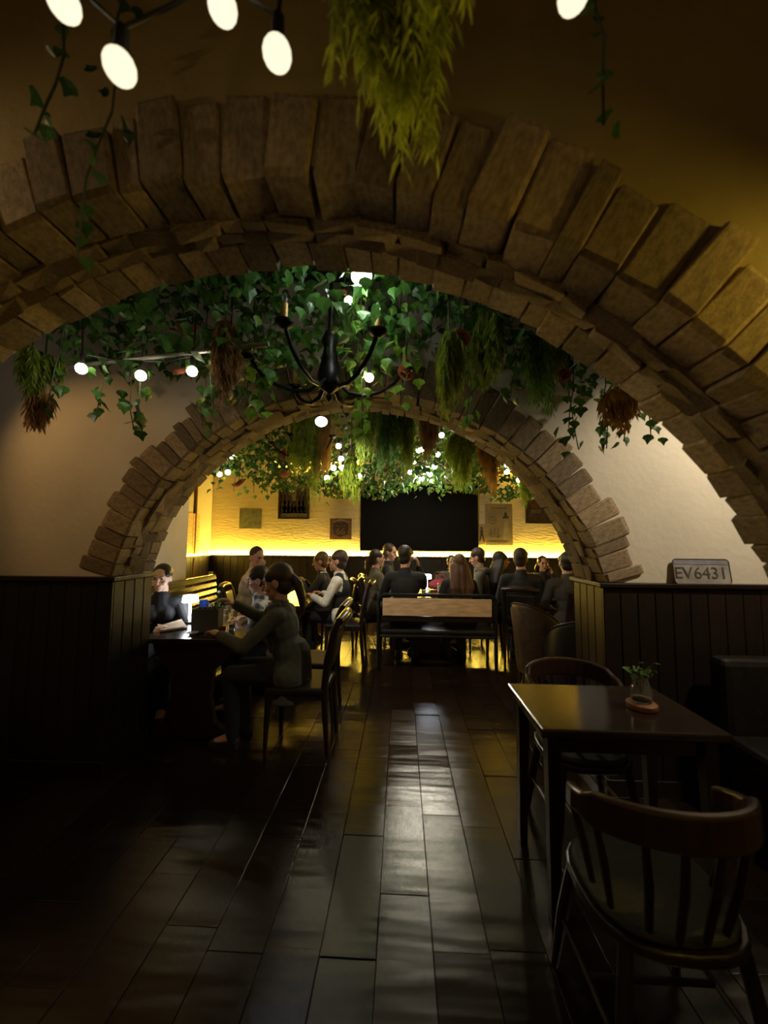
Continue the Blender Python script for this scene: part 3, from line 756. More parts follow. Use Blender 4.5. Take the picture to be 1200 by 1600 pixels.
    remeshed(hb, 'hair', haircol, root, vox * 1.1, 2)
    for q in (-1, 1):
        MB().ell(hp(q * .031, .0775, .010), hr(.013, .009, .0065), HR, 10, 6).build('eye', EYE, root)
        MB().cap(hp(q * .018, .091, .030), hp(q * .045, .082, .032), .004, .003, 6).build('eyebrow', haircol, root)
    MB().ell(hp(0, .0905, -.062), hr(.02, .006, .007), HR, 10, 6).build('mouth', LIP, root)
    return root

BLK = cloth('black_cotton', (.012, .012, .013)); JEAN = cloth('dark_denim', (.018, .022, .035)); DGREY = cloth('charcoal_wool', (.05, .045, .04))
OLV = cloth('olive_sweater', (.10, .085, .055)); TAUPE = cloth('grey_green_jacket', (.085, .085, .065), bs=10); CREAM = cloth('cream_tshirt', (.62, .52, .34))
SUIT = cloth('dark_suit', (.025, .023, .026)); WSH = cloth('white_shirt', (.70, .67, .60)); HOOD = cloth('grey_green_hoodie', (.12, .115, .09))
def plaid():
    m, t, b, N_, L = nt('blue_checked_shirt'); tc = N_('ShaderNodeTexCoord'); cols = []
    for ax in ('X', 'Z', 'Y'):
        wv = N_('ShaderNodeTexWave'); wv.bands_direction = ax; wv.inputs['Scale'].default_value = 4.2; wv.wave_profile = 'SIN'
        L(tc.outputs['Object'], wv.inputs['Vector']); cols.append(wv)
    mx = N_('ShaderNodeMath'); mx.operation = 'ADD'; L(cols[0].outputs['Fac'], mx.inputs[0]); L(cols[1].outputs['Fac'], mx.inputs[1])
    m2 = N_('ShaderNodeMath'); m2.operation = 'ADD'; L(mx.outputs[0], m2.inputs[0]); L(cols[2].outputs['Fac'], m2.inputs[1])
    m3 = N_('ShaderNodeMath'); m3.operation = 'MULTIPLY'; m3.inputs[1].default_value = .34; L(m2.outputs[0], m3.inputs[0])
    rp = N_('ShaderNodeValToRGB'); rp.color_ramp.interpolation = 'LINEAR'
    rp.color_ramp.elements[0].position = .3; rp.color_ramp.elements[0].color = (.10, .16, .30, 1)
    rp.color_ramp.elements[1].position = .62; rp.color_ramp.elements[1].color = (.70, .72, .74, 1)
    L(m3.outputs[0], rp.inputs[0]); L(rp.outputs[0], b.inputs['Base Color']); b.inputs['Roughness'].default_value = .85
    return m
PLAID = plaid()

def coat(e):      # long open jacket hanging over the chair seat, shirt collar
    sh, P, N, up = e['shirt'], e['P'], e['N'], e['up']
    t = MB().lathe([(.10, .22), (.142, .16), (.158, .05), (.175, -.08), (.195, -.20), (.18, -.215)], (0, 0, 0), 20)
    sh.add([P + Vector((x * 1.0, y * .92 - .01 + max(0, -z) * .12, z)) for x, y, z in t.v], t.f)
    mb = MB()
    for q in (-1, 1): mb.cap(N + Vector((q * .05, .05, .01)), N + Vector((q * .02, .10, -.07)), .022, .016)
    remeshed(mb, 'shirt_collar', cloth('grey_collar', (.35, .34, .32)), e['root'], .008)
    mb = MB()
    for q in (-1, 1): mb.chain([N + Vector((q * .09, -.02, .005)), N + Vector((q * .075, .06, -.03)), N + Vector((q * .05, .115, -.16)), e['P'] + Vector((q * .04, .145, .14))], [.03, .03, .028, .02])
    remeshed(mb, 'lapel', TAUPE, e['root'], .01)
def hood(e):
    mb = MB(); N = e['N']
    mb.chain([N + Vector((-.09, .02, .0)), N + Vector((-.08, -.07, .0)), N + Vector((0, -.11, -.02)), N + Vector((.08, -.07, 0)), N + Vector((.09, .02, 0))], [.035, .045, .055, .045, .035])
    remeshed(mb, 'hood', HOOD, e['root'], .012)
def vest(e):
    mb = MB(); P, N, up, TR = e['P'], e['N'], e['up'], e['TR']
    mb.ell(P + up * .16, (.157, .125, .18), TR).ell(P + up * .32, (.172, .132, .165), TR)
    for q in (-1, 1): mb.cap(N - up * .03 + Vector((q * .085, -.015, 0)), P + up * .3 + Vector((q * .09, 0, 0)), .066, .085)
    remeshed(mb, 'vest', BLK, e['root'], .012)
    mb = MB().chain([N + Vector((.06 * math.sin(a), .06 * math.cos(a), .015)) for a in (0, 1.2, 2.4, 3.6, 4.8, 6.28)], [.02] * 6)
    remeshed(mb, 'collar', WSH, e['root'], .008)
def glasses(e):
    hp, HR = e['hp'], e['HR']; mb = MB()
    for q in (-1, 1):
        mb.tube([hp(q * .033 + .024 * math.cos(t * math.pi / 6), .094, .008 + .019 * math.sin(t * math.pi / 6)) for t in range(13)], .0025, 6, False)
        mb.tube([hp(q * .058, .092, .012), hp(q * .084, .0, .01)], .0025, 6)
    mb.tube([hp(-.01, .1, .012), hp(.01, .1, .012)], .0025, 6)
    mb.build('glasses', IRON, e['root'])
def collar(m):
    def f(e):
        N = e['N']; mb = MB().chain([N + Vector((.062 * math.sin(a), .06 * math.cos(a) - .005, .012)) for a in (0, 1.2, 2.4, 3.6, 4.8, 6.28)], [.018] * 6)
        remeshed(mb, 'collar', m, e['root'], .008)
    return f
FV = .007
person('young woman in black top with tied hair facing camera behind left jamb', 252, 883, 3.42, 200, BLK, BLK, 'bun', HAIRB, SKINP, lean=14, yaw=-8, pitch=-8, fem=True, vox=FV,
       hands=((-.14, .42, .80), (.16, .36, .80)), sleeve='mid')
person('woman with ponytail in grey green jacket reaching across left table', 432, 882, 2.92, 88, TAUPE, BLK, 'ponytail', HAIRD, SKIN, lean=12, yaw=4, pitch=-14, fem=True, hs=1.12, vox=FV,
       hands=((-.16, .50, .84), (.13, .53, 1.02)), extra=coat)
person('person in blue checked shirt bending over left table', 402, 886, 3.46, 96, PLAID, JEAN, 'short', HAIRB, SKINP, lean=22, yaw=10, pitch=-18, tilt=0, vox=FV, sleeve='short',
       hands=((-.15, .34, .80), (.16, .32, .80)))
person('cropped haired man in cream shirt with hands at his mouth', 401, 854, 4.72, -84, CREAM, JEAN, 'buzz', HAIRD, SKIN, lean=14, yaw=-36, pitch=-14, sleeve='short', vox=.008,
       hands=((-.05, .20, 1.10), (.05, .22, 1.08)), hand_up=(1, 1))
person('fair haired man in dark suit seated sideways by back wainscot', 500, 863, 5.6, 92, SUIT, SUIT, 'short', HAIRF, SKIN, lean=12, pitch=-12, hs=1.1, vox=.009, hands=((-.08, .38, .92), (.08, .38, .92)), extra=collar(WSH))
person('man in black vest over white shirt facing left', 527, 860, 4.95, 84, WSH, BLK, 'short', HAIRD, SKIN, lean=4, yaw=4, hs=1.1, vox=.009, hands=((-.14, .34, .80), (.14, .30, .80)), extra=vest)
person('ponytailed woman in olive sweater left of the bench', 590, 859, 5.55, -62, OLV, JEAN, 'ponytail', HAIRD, SKIN, lean=8, yaw=-12, fem=True, vox=.010)
person('man with chin length hair leaning towards the table at back', 610, 850, 6.15, -95, BLK, JEAN, 'mid', HAIRD, SKIN, lean=10, yaw=-20, pitch=-10, vox=.009)
person('man in black sweater with hand at face on bench', 634, 853, 4.88, -4, BLK, JEAN, 'short', HAIRB, SKIN, lean=6, yaw=-24, pitch=-6, vox=.009, hands=((-.14, .34, .80), (.15, .22, 1.10)), hand_up=(0, 1), legs=False)
person('woman with long auburn hair in black top on bench', 716, 866, 4.9, 6, BLK, JEAN, 'long', HAIRM, SKIN, lean=8, yaw=10, fem=True, vox=.010, legs=False)
person('man in grey hooded top leaning at the middle table', 745, 857, 5.62, 72, HOOD, JEAN, 'short', HAIRD, SKIN, lean=16, pitch=-18, vox=.010, extra=hood)
person('small person with glasses facing camera at the middle table', 706, 868, 6.5, 160, DGREY, JEAN, 'short', HAIRD, SKIN, lean=10, yaw=24, vox=.010, extra=glasses, hands=((-.05, .24, 1.02), (.12, .3, .8)))
person('woman with long dark hair at left of right table', 784, 862, 5.5, -80, BLK, BLK, 'long', HAIRB, SKIN, lean=8, fem=True, vox=.010)
person('broad man in black sweater seen from behind at right table', 814, 857, 4.95, -14, BLK, JEAN, 'short', HAIRD, SKIN, lean=6, yaw=-12, vox=.009)
person('person in warm light facing camera between right table drinkers', 849, 869, 6.2, 178, BLK, JEAN, 'mid', HAIRD, SKIN, lean=10, pitch=-4, fem=True, vox=.009, hands=((-.12, .2, 1.05), (.14, .3, .8)), hand_up=(1, 0))
person('man in charcoal sweater seen from behind at far right', 885, 863, 4.78, 0, DGREY, JEAN, 'short', HAIRB, SKIN, lean=5, vox=.009)

# ================================================================= TABLE THINGS
def table_lamp(label, p, h=.245):
    o = thing('table_lamp', label, 'lamp', p, 0, 'cordless lit table lamps')
    MB().lathe([(.045, 0), (.048, .006), (.045, .014), (.01, .018)], (0, 0, 0), 20).build('base', METALD, o)
    MB().lathe([(.0105, .016), (.0105, h - .05)], (0, 0, 0), 12).build('stem', LAMPM, o)
    MB().lathe([(.062, h - .062), (.068, h - .058), (.062, h - .004), (.055, h), (.0, h)], (0, 0, 0), 24).build('shade', LAMPM, o)
    light(o, 'lamp_glow', 'POINT', (0, 0, h - .09), 1.0, LAMP_COL, .05)
    return o
TZ = .752
p = onz(296, 973, TZ); table_lamp('lit white cordless lamp on left trestle table', p)
p = onz(667, 927, TZ); table_lamp('lit white cordless lamp on table behind the bench', p, .27)
def bottle(name, label, p, h, r, m, capm, cat='bottle', s=1):
    o = thing(name, label, cat, p)
    MB().lathe([(r * .8, 0), (r, .01), (r, h * .52), (r * .85, h * .6), (r * .38, h * .72), (r * .34, h * .93)], (0, 0, 0), 16).build('body', m, o)
    MB().lathe([(r * .42, h * .92), (r * .42, h), (0, h)], (0, 0, 0), 12).build('cap', capm, o); return o
GG = glass('green_glass', (.10, .35, .16)); CG = glass('clear_glass', (.85, .87, .85)); AG = glass('amber_glass', (.65, .38, .06)); BEER = mat('beer', (.55, .33, .05), .25)
MILK = mat('white_drink', (.7, .7, .72), .4)
def tumbler(label, p, h, r, fill=None, level=.7):
    o = thing('drinking_glass', label, 'glass', p)
    MB().lathe([(r * .85, 0), (r, h), (r * .93, h), (r * .80, .012), (0, .012)], (0, 0, 0), 18).build('tumbler', CG, o)
    if fill: MB().lathe([(r * .78, .014), (r * .78 + (r * .13) * level, h * level), (0, h * level)], (0, 0, 0), 16).build('drink', fill, o)
    return o
tumbler('tall glass with white drink before young woman in black', onz(237, 974, TZ), .17, .036, MILK, .45)
bottle('bottle', 'green glass bottle with pale cap on left trestle table', onz(341, 956, TZ), .215, .034, GG, WHITEP)
bottle('bottle', 'small green bottle with white cap before cream shirted man', (-1.44, 4.38, TZ), .20, .032, GG, WHITEP)
tumbler('clear tumbler with golden drink beside checked shirt', onz(366, 965, TZ), .095, .038, BEER, .8)
tumbler('clear tumbler with golden drink nearest the green bottle', onz(352, 962, TZ), .10, .036, BEER, .6)
tumbler('small glass with lemon drink at the table edge', onz(362, 984, TZ), .07, .028, mat('lemon_drink', (.75, .6, .12), .3), .7)
o = thing('sauce_cup', 'small red sauce cup on left trestle table', 'cup', onz(348, 986, TZ))
MB().lathe([(.02, 0), (.026, .035), (.023, .035), (.018, .006), (0, .006)], (0, 0, 0), 16).build('cup', mat('red_cup', (.45, .05, .03), .4), o)
MB().lathe([(.022, .026), (0, .027)], (0, 0, 0), 16).build('sauce', mat('red_sauce', (.5, .04, .02), .3), o)
o = thing('blue_mug', 'bright blue mug with handle beside the lit lamp', 'mug', onz(318, 957, TZ))
BLU = mat('blue_glaze', (.02, .10, .65), .25)
MB().lathe([(.038, 0), (.042, .01), (.042, .125), (.037, .125), (.036, .01), (0, .01)], (0, 0, 0), 20).build('cup', BLU, o)
MB().tube([(.04 + .03 * math.sin(t), 0, .065 + .038 * math.cos(t)) for t in [math.pi * i / 8 for i in range(9)]], .006, 8).build('handle', BLU, o)
p = onz(324, 986, TZ)
o = thing('menu_box', 'dark grey tabletop box holding cutlery on left trestle table', 'box', p, R(6))
mb = MB()
for (c, sz) in (((0, -.06, .095), (.20, .008, .18)), ((0, .06, .095), (.20, .008, .18)), ((-.1, 0, .095), (.008, .128, .18)), ((.1, 0, .095), (.008, .128, .18))): mb.box(c, sz)
mb.box((0, 0, .006), (.2, .125, .012)).build('body', mat('grey_box', (.11, .105, .09), .7), o, False, bev=.003)
for i in range(4): MB().tube([(-.05 + .035 * i, .01, .02), (-.055 + .04 * i, .02, .21 + .008 * (i % 2))], .006, 6).build('cutlery', STEEL, o)
p = onz(268, 982, TZ)
o = thing('paper_napkin', 'folded tan paper napkin on the left table corner', 'napkin', p, R(45))
KR = mat('kraft_paper', (.42, .30, .19), .8)
MB().add([(-.1, -.1, .004), (.1, -.1, .004), (.1, .1, .004), (-.1, .1, .004), (-.1, -.1, .012), (.1, -.1, .010), (.1, .1, .05), (-.1, .1, .012)], [(3, 2, 1, 0), (4, 5, 6, 7), (0, 1, 5, 4), (1, 2, 6, 5), (2, 3, 7, 6), (3, 0, 4, 7)]).build('sheet', KR, o, False)
MB().add([(-.1, -.1, .013), (.08, -.09, .016), (-.09, .08, .03), (-.1, -.1, .018), (.08, -.09, .02), (-.09, .08, .036)], [(2, 1, 0), (3, 4, 5), (0, 1, 4, 3), (1, 2, 5, 4), (2, 0, 3, 5)]).build('fold', KR, o, False)
for lb, q, r_ in (('small white saucer in front of the grey tabletop box', onz(301, 991, TZ), .045), ('white plate beside the lit lamp on left table', onz(279, 966, TZ), .075)):
    o = tag(MB().lathe([(r_ * .55, 0), (r_ * .6, .004), (r_, .014), (r_ * .97, .017), (r_ * .55, .008), (0, .008)], (0, 0, 0), 28).build('plate', mat('white_ceramic', (.7, .7, .68), .25, var=.03), None, True, loc=q), lb, 'plate')
o = thing('menu_card', 'small pale blue standing menu card beside the lit lamp', 'card', onz(288, 966, TZ), R(20))
MB().box((0, 0, .07), (.07, .004, .14), Matrix.Rotation(R(-12), 3, 'X')).build('card', mat('pale_blue_card', (.45, .62, .68), .6, var=.25, scale=25), o, False)
MB().box((0, .01, .005), (.08, .05, .01)).build('stand', WHITEP, o, False)
# middle and right table drinks
tumbler('glass of golden beer beside the lamp behind the bench', onz(688, 929, TZ), .15, .042, BEER, .8)
bottle('bottle', 'pale bottle behind the lamp on the middle table', onz(662, 922, TZ), .26, .036, CG, WHITEP)
o = thing('hand_bag', 'dark red bag lying on the far side of the middle table', 'bag', (.62, 6.05, TZ))
RB = cloth('red_bag', (.22, .02, .03))
mb = MB().ell((0, 0, .085), (.19, .09, .085)).ell((-.1, 0, .07), (.1, .08, .07)).ell((.1, .01, .065), (.1, .08, .065)); remeshed(mb, 'body', RB, o, .012)
MB().tube([(-.09, 0, .15), (-.06, .02, .22), (.04, .02, .22), (.08, 0, .15)], .009, 8).build('handle', RB, o)
bottle('bottle', 'amber bottle on the right table', onz(836, 922, TZ), .27, .036, AG, mat('gold_cap', (.7, .45, .1), .3, .8))
tumbler('tall glass of golden beer on the right table', onz(845, 926, TZ), .17, .042, BEER, .85)
tumbler('short glass of golden beer on the right table edge', onz(852, 931, TZ), .10, .038, BEER, .6)
# greenery jar on right foreground table
p = onz(1003, 1106, .752)
o = thing('plant_jar', 'small glass jar with green sprig on right front table', 'plant', p)
MB().lathe([(.058, 0), (.062, .006), (.062, .022), (.05, .03), (0, .03)], (0, 0, 0), 24).build('wooden_base', mat('orange_wood', (.28, .11, .04), .5), o)
MB().lathe([(.036, .03), (.045, .04), (.045, .085), (.033, .105), (.03, .135), (.034, .14), (.03, .14), (.026, .107), (.04, .083), (.04, .045), (0, .04)], (0, 0, 0), 20).build('jar', CG, o)
rr = random.Random(11); mb = MB()
LF = [(0, 0, 0), (-.38, .12, .02), (-.5, .4, .05), (-.22, .62, .02), (0, 1, -.04), (.22, .62, .02), (.5, .4, .05), (.38, .12, .02), (0, .35, -.06), (0, .68, -.05)]
LFF = [(0, 8, 1), (1, 8, 2), (2, 8, 9, 3), (3, 9, 4), (4, 9, 5), (5, 9, 8, 6), (6, 8, 7), (7, 8, 0)]
def leaf_into(mb, p, size, rot): mb.add([p + rot @ (Vector(v) * size) for v in LF], LFF)
def rrot(r_, droop=.6):
    return Matrix.Rotation(r_.uniform(0, 6.28), 3, 'Z') @ Matrix.Rotation(-r_.uniform(droop - .5, droop + .9), 3, 'X') @ Matrix.Rotation(r_.uniform(-.6, .6), 3, 'Y')
st = MB()
for i in range(6):
    a = rr.uniform(0, 6.28); e = Vector((.06 * math.cos(a), .05 * math.sin(a), rr.uniform(.15, .2))); st.tube([(0, 0, .06), (e.x * .3, e.y * .3, .13), e], .002, 5)
    for k in range(4): leaf_into(mb, e - Vector((e.x * .2 * k, e.y * .2 * k, .012 * k)), rr.uniform(.022, .034), rrot(rr, .2))
st.build('stems', STEM, o); mb.build('leaves', LEAFL, o, False, fix=False)
# licence plate leaning on the right wainscot cap
p0, p1 = at(1054, 914, WY0 - .03), at(1138, 876, WY0 - .02)
PWd, PH = p1.x - p0.x, p1.z - p0.z
o = thing('licence_plate', 'worn grey metal licence plate leaning on right wainscot ledge', 'licence plate', ((p0.x + p1.x) / 2, WY0 - .038, SPRING + .003), 0)
o.rotation_euler = (R(-8), 0, 0)
r_ = .02; poly = []
for (cx_, cz_, a0) in ((PWd / 2 - r_, r_, -90), (PWd / 2 - r_, PH - r_, 0), (-PWd / 2 + r_, PH - r_, 90), (-PWd / 2 + r_, r_, 180)):
    for k in range(5): a = R(a0 + 90 * k / 4); poly.append((cx_ + r_ * math.cos(a), cz_ + r_ * math.sin(a)))
PLT = mat('worn_plate', (.37, .34, .30), .5, .3, var=.3, scale=12)
MB().prism(poly, (0, 0, 0), X3, Z3, Y3, .003).build('plate', PLT, o, False)
rim = [((x) * 1.0, 0, z) for x, z in poly]; MB().tube([(x, -.001, z) for _, (x, z) in enumerate(poly + poly[:1])], .003, 6, False).build('rim', mat('plate_rim', (.12, .10, .08), .5, .3), o)
MB().box((0, -.001, PH * .87), (PWd * .96, .002, PH * .18)).build('band', mat('blue_grey_band', (.26, .26, .30), .5, .2, var=.25, scale=14), o, False)
text_mesh('EV', PH * .66, mat('plate_ink', (.07, .055, .045), .7, var=.4, scale=40), 'lettering', o, (-PWd * .33, -.0018, PH * .42), (R(90), 0, 0), .001)
text_mesh('6431', PH * .66, MATS['plate_ink'], 'lettering', o, (PWd * .15, -.0018, PH * .42), (R(90), 0, 0), .001)

# ================================================================= CEILING LAMPS, CHANDELIERS
def chandelier(label, p, r=.42, arms=6, s=1, seed=0):
    o = thing('chandelier', label, 'chandelier', p, R(12), 'black iron chandeliers', s)
    MB().lathe([(0, -.13), (.012, -.12), (.018, -.10), (.01, -.085), (.045, -.06), (.06, -.03), (.062, .02), (.045, .09), (.032, .16), (.045, .2), (.03, .24), (.012, .26), (.01, (CEIL_Z - p[2]) / s)], (0, 0, 0), 14).build('column', IRON, o)
    for k in range(arms):
        a = 2 * math.pi * k / arms; c, s_ = math.cos(a), math.sin(a)
        pts = [(r * t * c, r * t * s_, z) for t, z in ((.1, -.02), (.25, -.075), (.45, -.085), (.65, -.06), (.85, -.01), (1.0, .07))]
        MB().tube(pts, [.012, .012, .011, .011, .010, .010], 8).build('arm', IRON, o)
        e = (r * c, r * s_, .07)
        cp = MB().lathe([(.012, -.02), (.04, .0), (.042, .01), (.015, .012)], e, 14).build('cup', IRON, o)
        MB().lathe([(.014, .012), (.014, .09), (0, .092)], e, 10).build('candle', mat('candle_brass', (.55, .36, .10), .4, .3), cp)
        MB().lathe([(.006, .09), (.013, .105), (.009, .13), (0, .145)], e, 10).build('bulb', CG, cp)
    return o
chandelier('black iron chandelier hanging in the middle bay', at(515, 590, 1.92), .40)
chandelier('black iron chandelier hanging among ferns in the back room', at(487, 704, 4.3), .45)
def ceiling_lamp(label, p, watt, col, glowm, r=.07, group=None, aim=None):
    o = thing('ceiling_lamp', label, 'lamp', p, 0, group)
    MB().lathe([(r * .5, 0), (r * .5, CEIL_Z - p[2])], (0, 0, 0), 14).build('housing', IRON, o)
    MB().ell((0, 0, -r * .2), (r, r, r * .8), None, 16, 10).build('globe', glowm, o)
    if aim: light(o, 'lamp_glow', 'SPOT', (0, 0, -r * 1.6), watt, col, r, (Vector(aim) - Vector(p)).to_track_quat('-Z', 'Y').to_euler(), 95, .6)
    else: light(o, 'lamp_glow', 'POINT', (0, 0, -r * 1.6), watt, col, r)
    return o
WG = emit('white_globe_glow', (.93, .97, 1.0), 14.0)
ceiling_lamp('bright white ceiling lamp hidden by leaves above middle chandelier', at(565, 428, 1.58), BAY_W, (.92, 1.0, .90), WG, .045)
ceiling_lamp('bright white globe lamp hanging just behind the middle arch crown', at(502, 657, 3.35), CEIL_W, (1.0, .90, .72), WG, .055, aim=(.45, 4.6, .8))
# crystal pendant in the back room
p = at(662, 740, 5.6)
o = thing('crystal_pendant', 'sparkling white crystal pendant lamp in front of television', 'lamp', p)
rr = random.Random(4)
CR = emit('crystal_glow', (.95, .98, 1.0), 22.0)
MB().tube([(0, 0, .1), (0, 0, CEIL_Z - p.z)], .008, 8).build('rod', IRON, o)
MB().lathe([(.02, .12), (.13, .10), (.135, .085), (.02, .08)], (0, 0, 0), 20).build('canopy', STEEL, o)
for k in range(16):
    a = 2.4 * k; r_ = .03 + .1 * rr.random(); z = rr.uniform(-.10, .07)
    MB().lathe([(0, -.03), (.016, 0), (.010, .025), (0, .03)], (r_ * math.cos(a), r_ * math.sin(a), z), 6).build('crystal', CR, o, False)
light(o, 'lamp_glow', 'POINT', (0, 0, -.16), PEND_W, (1.0, .90, .70), .09)
# spot lamps that wash the middle wall on the right (mounted on the back of the near arch wall)
def spot(label, p, aim, watt, col, ang, radius=.05):
    o = thing('spot_lamp', label, 'lamp', p)
    d = (Vector(aim) - Vector(p)).normalized(); q = d.to_track_quat('-Z', 'Y')
    MB().tube([(0, 0, CEIL_Z - p[2]), (0, 0, .02)], .012, 8).build('arm', IRON, o)
    b = MB().tube([tuple(-d * .08), tuple(d * .05)], [.035, .045], 14).build('head', IRON, o)
    MB().tube([tuple(d * .051), tuple(d * .055)], .036, 14).build('lens', WG, o)
    l = light(o, 'spot_glow', 'SPOT', d * .08, watt, col, radius, None, ang, .8); l.rotation_euler = q.to_euler()
    return o
spot('black ceiling spot lamp at right of the middle bay', (2.35, 1.55, 2.72), (1.75, 2.47, 1.65), PIC_W, (1.0, .86, .62), 88)
spot('black ceiling spot lamp at left of the middle bay', (-2.75, 1.6, 2.72), (-2.0, 2.47, 1.8), PIC2_W, (1.0, .58, .2), 80)
# sconces on the near arch wall
def sconce(label, x, z, watt, col, gm):
    o = thing('wall_sconce', label, 'lamp', (x, NY0 - .024, z), 0, 'near arch wall sconces')
    MB().box((0, -.012, .1), (.09, .024, .2)).build('plate', IRON, o, False, bev=.006)
    MB().lathe([(.016, .12), (.03, .115), (.085, .045), (.082, .042), (.026, .105), (.0, .108)], (0, -.24, 0), 20).build('shade', IRON, o)
    MB().tube([(0, -.02, .1), (0, -.08, .16), (0, -.2, .16), (0, -.24, .12)], .009, 8).build('arm', IRON, o)
    MB().ell((0, -.24, .055), .028).build('bulb', gm, o)
    light(o, 'lamp_glow', 'POINT', (0, -.24, .02), watt, col, .03)
sconce('yellow glowing wall sconce right of the near arch', 1.34, 2.10, SCONCE_W, (1.0, .70, .10), emit('amber_bulb_glow', (1, .68, .12), 16.0))
sconce('dim warm wall sconce left of the near arch', -1.70, 2.44, SCONCE2_W, (1.0, .72, .40), emit('warm_bulb_glow', (1, .75, .4), 10.0))

# string lights
NEARB = emit('dim_globe_glow', (1.0, .88, .62), 1.2)
def string_light(label, pts, r, group=None, sag=.06, bulbz=.05, bm=None):
    c = sum(pts, Vector()) / len(pts)
    o = thing('string_light', label, 'string light', (pts[0].x, pts[0].y, CEIL_Z)); o0 = Vector((pts[0].x, pts[0].y, CEIL_Z))
    cab = []
    tops = [p + Vector((0, 0, r + bulbz)) - o0 for p in pts]
    cab.append(Vector((-.04, 0, 0))); 
    for i, t in enumerate(tops):
        if i: cab.append((tops[i - 1] + t) / 2 + Vector((0, 0, .05 - sag)))
        cab.append(t)
    cab.append(Vector((tops[-1].x + .04, tops[-1].y, 0)))
    MB().tube(cab, .004, 6).build('cable', CORD, o)
    for p in pts:
        b = MB().ell((0, 0, 0), r, None, 16, 12).build('bulb', bm or BULB, o, loc=p - o0)
        MB().lathe([(r * .45, r * .85), (r * .5, r * 1.0), (r * .42, r + bulbz)], (0, 0, 0), 12).build('socket', CORD, b)
    return o
string_light('near globe string light with large bulbs at top left', [at(100, 5, .60), at(187, 105, .60), at(348, 12, .64), at(433, 84, .64)], .0265, bm=NEARB)
string_light('single globe string light at top right of the near room', [at(896, -8, .66)], .028, bm=NEARB)
string_light('globe string light over the left of the middle bay', [at(127, 576, 1.75), at(220, 587, 1.8), at(300, 580, 1.8)], .025)
string_light('globe string light beside the middle bay chandelier', [at(577, 590, 1.9), at(545, 470, 1.9)], .022)
string_light('globe string light over the left of the back room', [at(343, 741, 4.6), at(356, 738, 4.5), at(362, 713, 4.5)], .032)
string_light('clustered globe string light left of the television', [at(511, 747, 4.3), at(521, 731, 4.3), at(535, 731, 4.2), at(545, 730, 4.4), at(533, 717, 4.2), at(529, 697, 4.3), at(561, 744, 4.6)], .032)
string_light('clustered globe string light around the crystal pendant', [at(641, 738, 5.0), at(647, 721, 4.9), at(654, 704, 4.9), at(660, 702, 4.9), at(690, 680, 4.4), at(684, 710, 4.8), at(679, 729, 4.8), at(672, 741, 4.9)], .032)
string_light('globe string light at the right end of the back room', [at(792, 727, 4.5), at(792, 737, 4.5), at(811, 750, 4.5)], .03)

# ================================================================= HANGING PLANTS
def fern_mesh(name, seed, m, n=34, L_=.42, spread=.10, lf=.022, dens=26):
    rr = random.Random(seed); vs = []; fs = []
    locks = []
    for i in range(max(4, n // 8)):
        a = rr.uniform(0, 6.28); q = spread * math.sqrt(rr.random()); locks.append((q * math.cos(a), q * math.sin(a) * .6, L_ * rr.uniform(.5, 1.0)))
    for i in range(n):
        lx, ly, ll = rr.choice(locks); sx, sy = lx + rr.gauss(0, .02), ly + rr.gauss(0, .02)
        rad = math.hypot(sx, sy); a = math.atan2(sy, sx); ln = min(L_, ll * rr.uniform(.7, 1.08))
        bx, by = sx * .45, sy * .45
        for k in range(dens):
            t = k / dens; x = bx + rad * math.cos(a) * min(1, 2.2 * t) * .55 + rr.uniform(-.003, .003); y = by + rad * math.sin(a) * min(1, 2.2 * t) * .55
            z = .03 * math.sin(t * 3.14) - ln * t
            th = rr.uniform(0, 6.28); l = lf * rr.uniform(.8, 1.5) * (1.25 - .55 * t); dx, dy = math.cos(th) * l, math.sin(th) * l; wv = .0028
            b = len(vs)
            vs += [(x, y, z), (x + dx * .4 - dy * .12, y + dy * .4 + dx * .12, z - l * .55), (x + dx * .7, y + dy * .7, z - l * 1.5), (x + dx * .4 + dy * .12, y + dy * .4 - dx * .12, z - l * .7)]
            fs.append((b, b + 1, b + 2, b + 3))
        b = len(vs); x1, y1 = sx, sy
        vs += [(bx, by, .02), (bx + .002, by, .02), (x1, y1, -ln * .45), (x1 + .002, y1, -ln * .45), (x1, y1, -ln), (x1 + .001, y1, -ln)]
        fs += [(b, b + 1, b + 3, b + 2), (b + 2, b + 3, b + 5, b + 4)]
    me = bpy.data.meshes.new(name); me.from_pydata(vs, [], fs); me.materials.append(m); return me
FMESH = {}
def fern(label, px, yb, Y, L_, m, wid=.1, group='hanging artificial ferns', cat='hanging plant', dense=34, name='hanging_fern', fine=26):
    p = at(px, yb, Y); ztop = p.z + L_
    o = thing(name, label, cat, (p.x, Y, CEIL_Z), random.Random(px * 7 + yb).uniform(0, 6.28), group)
    key = (m.name, round(L_, 1), round(wid, 2), dense)
    if key not in FMESH: FMESH[key] = fern_mesh('fronds', len(FMESH) + 20, m, int(dense * 1.5), round(L_, 1) or .1, round(wid, 2), .034, int(fine * 1.5))
    f = link('fronds', FMESH[key], o); f.location = (0, 0, ztop - CEIL_Z); k = L_ / (round(L_, 1) or .1); f.scale = (1, 1, k); f['kind'] = 'stuff'
    MB().tube([(0, 0, 0), (.005, 0, (ztop - CEIL_Z) * .5), (0, 0, min(-.02, ztop - CEIL_Z + .02))], .005, 6).build('stem', STEM, o)
    return o
# near room: large blurred fern at the top
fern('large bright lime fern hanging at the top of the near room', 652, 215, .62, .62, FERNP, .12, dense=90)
fern('smaller lime fern tuft at the left of the large top fern', 572, 190, .66, .56, FERNP, .06, dense=40)
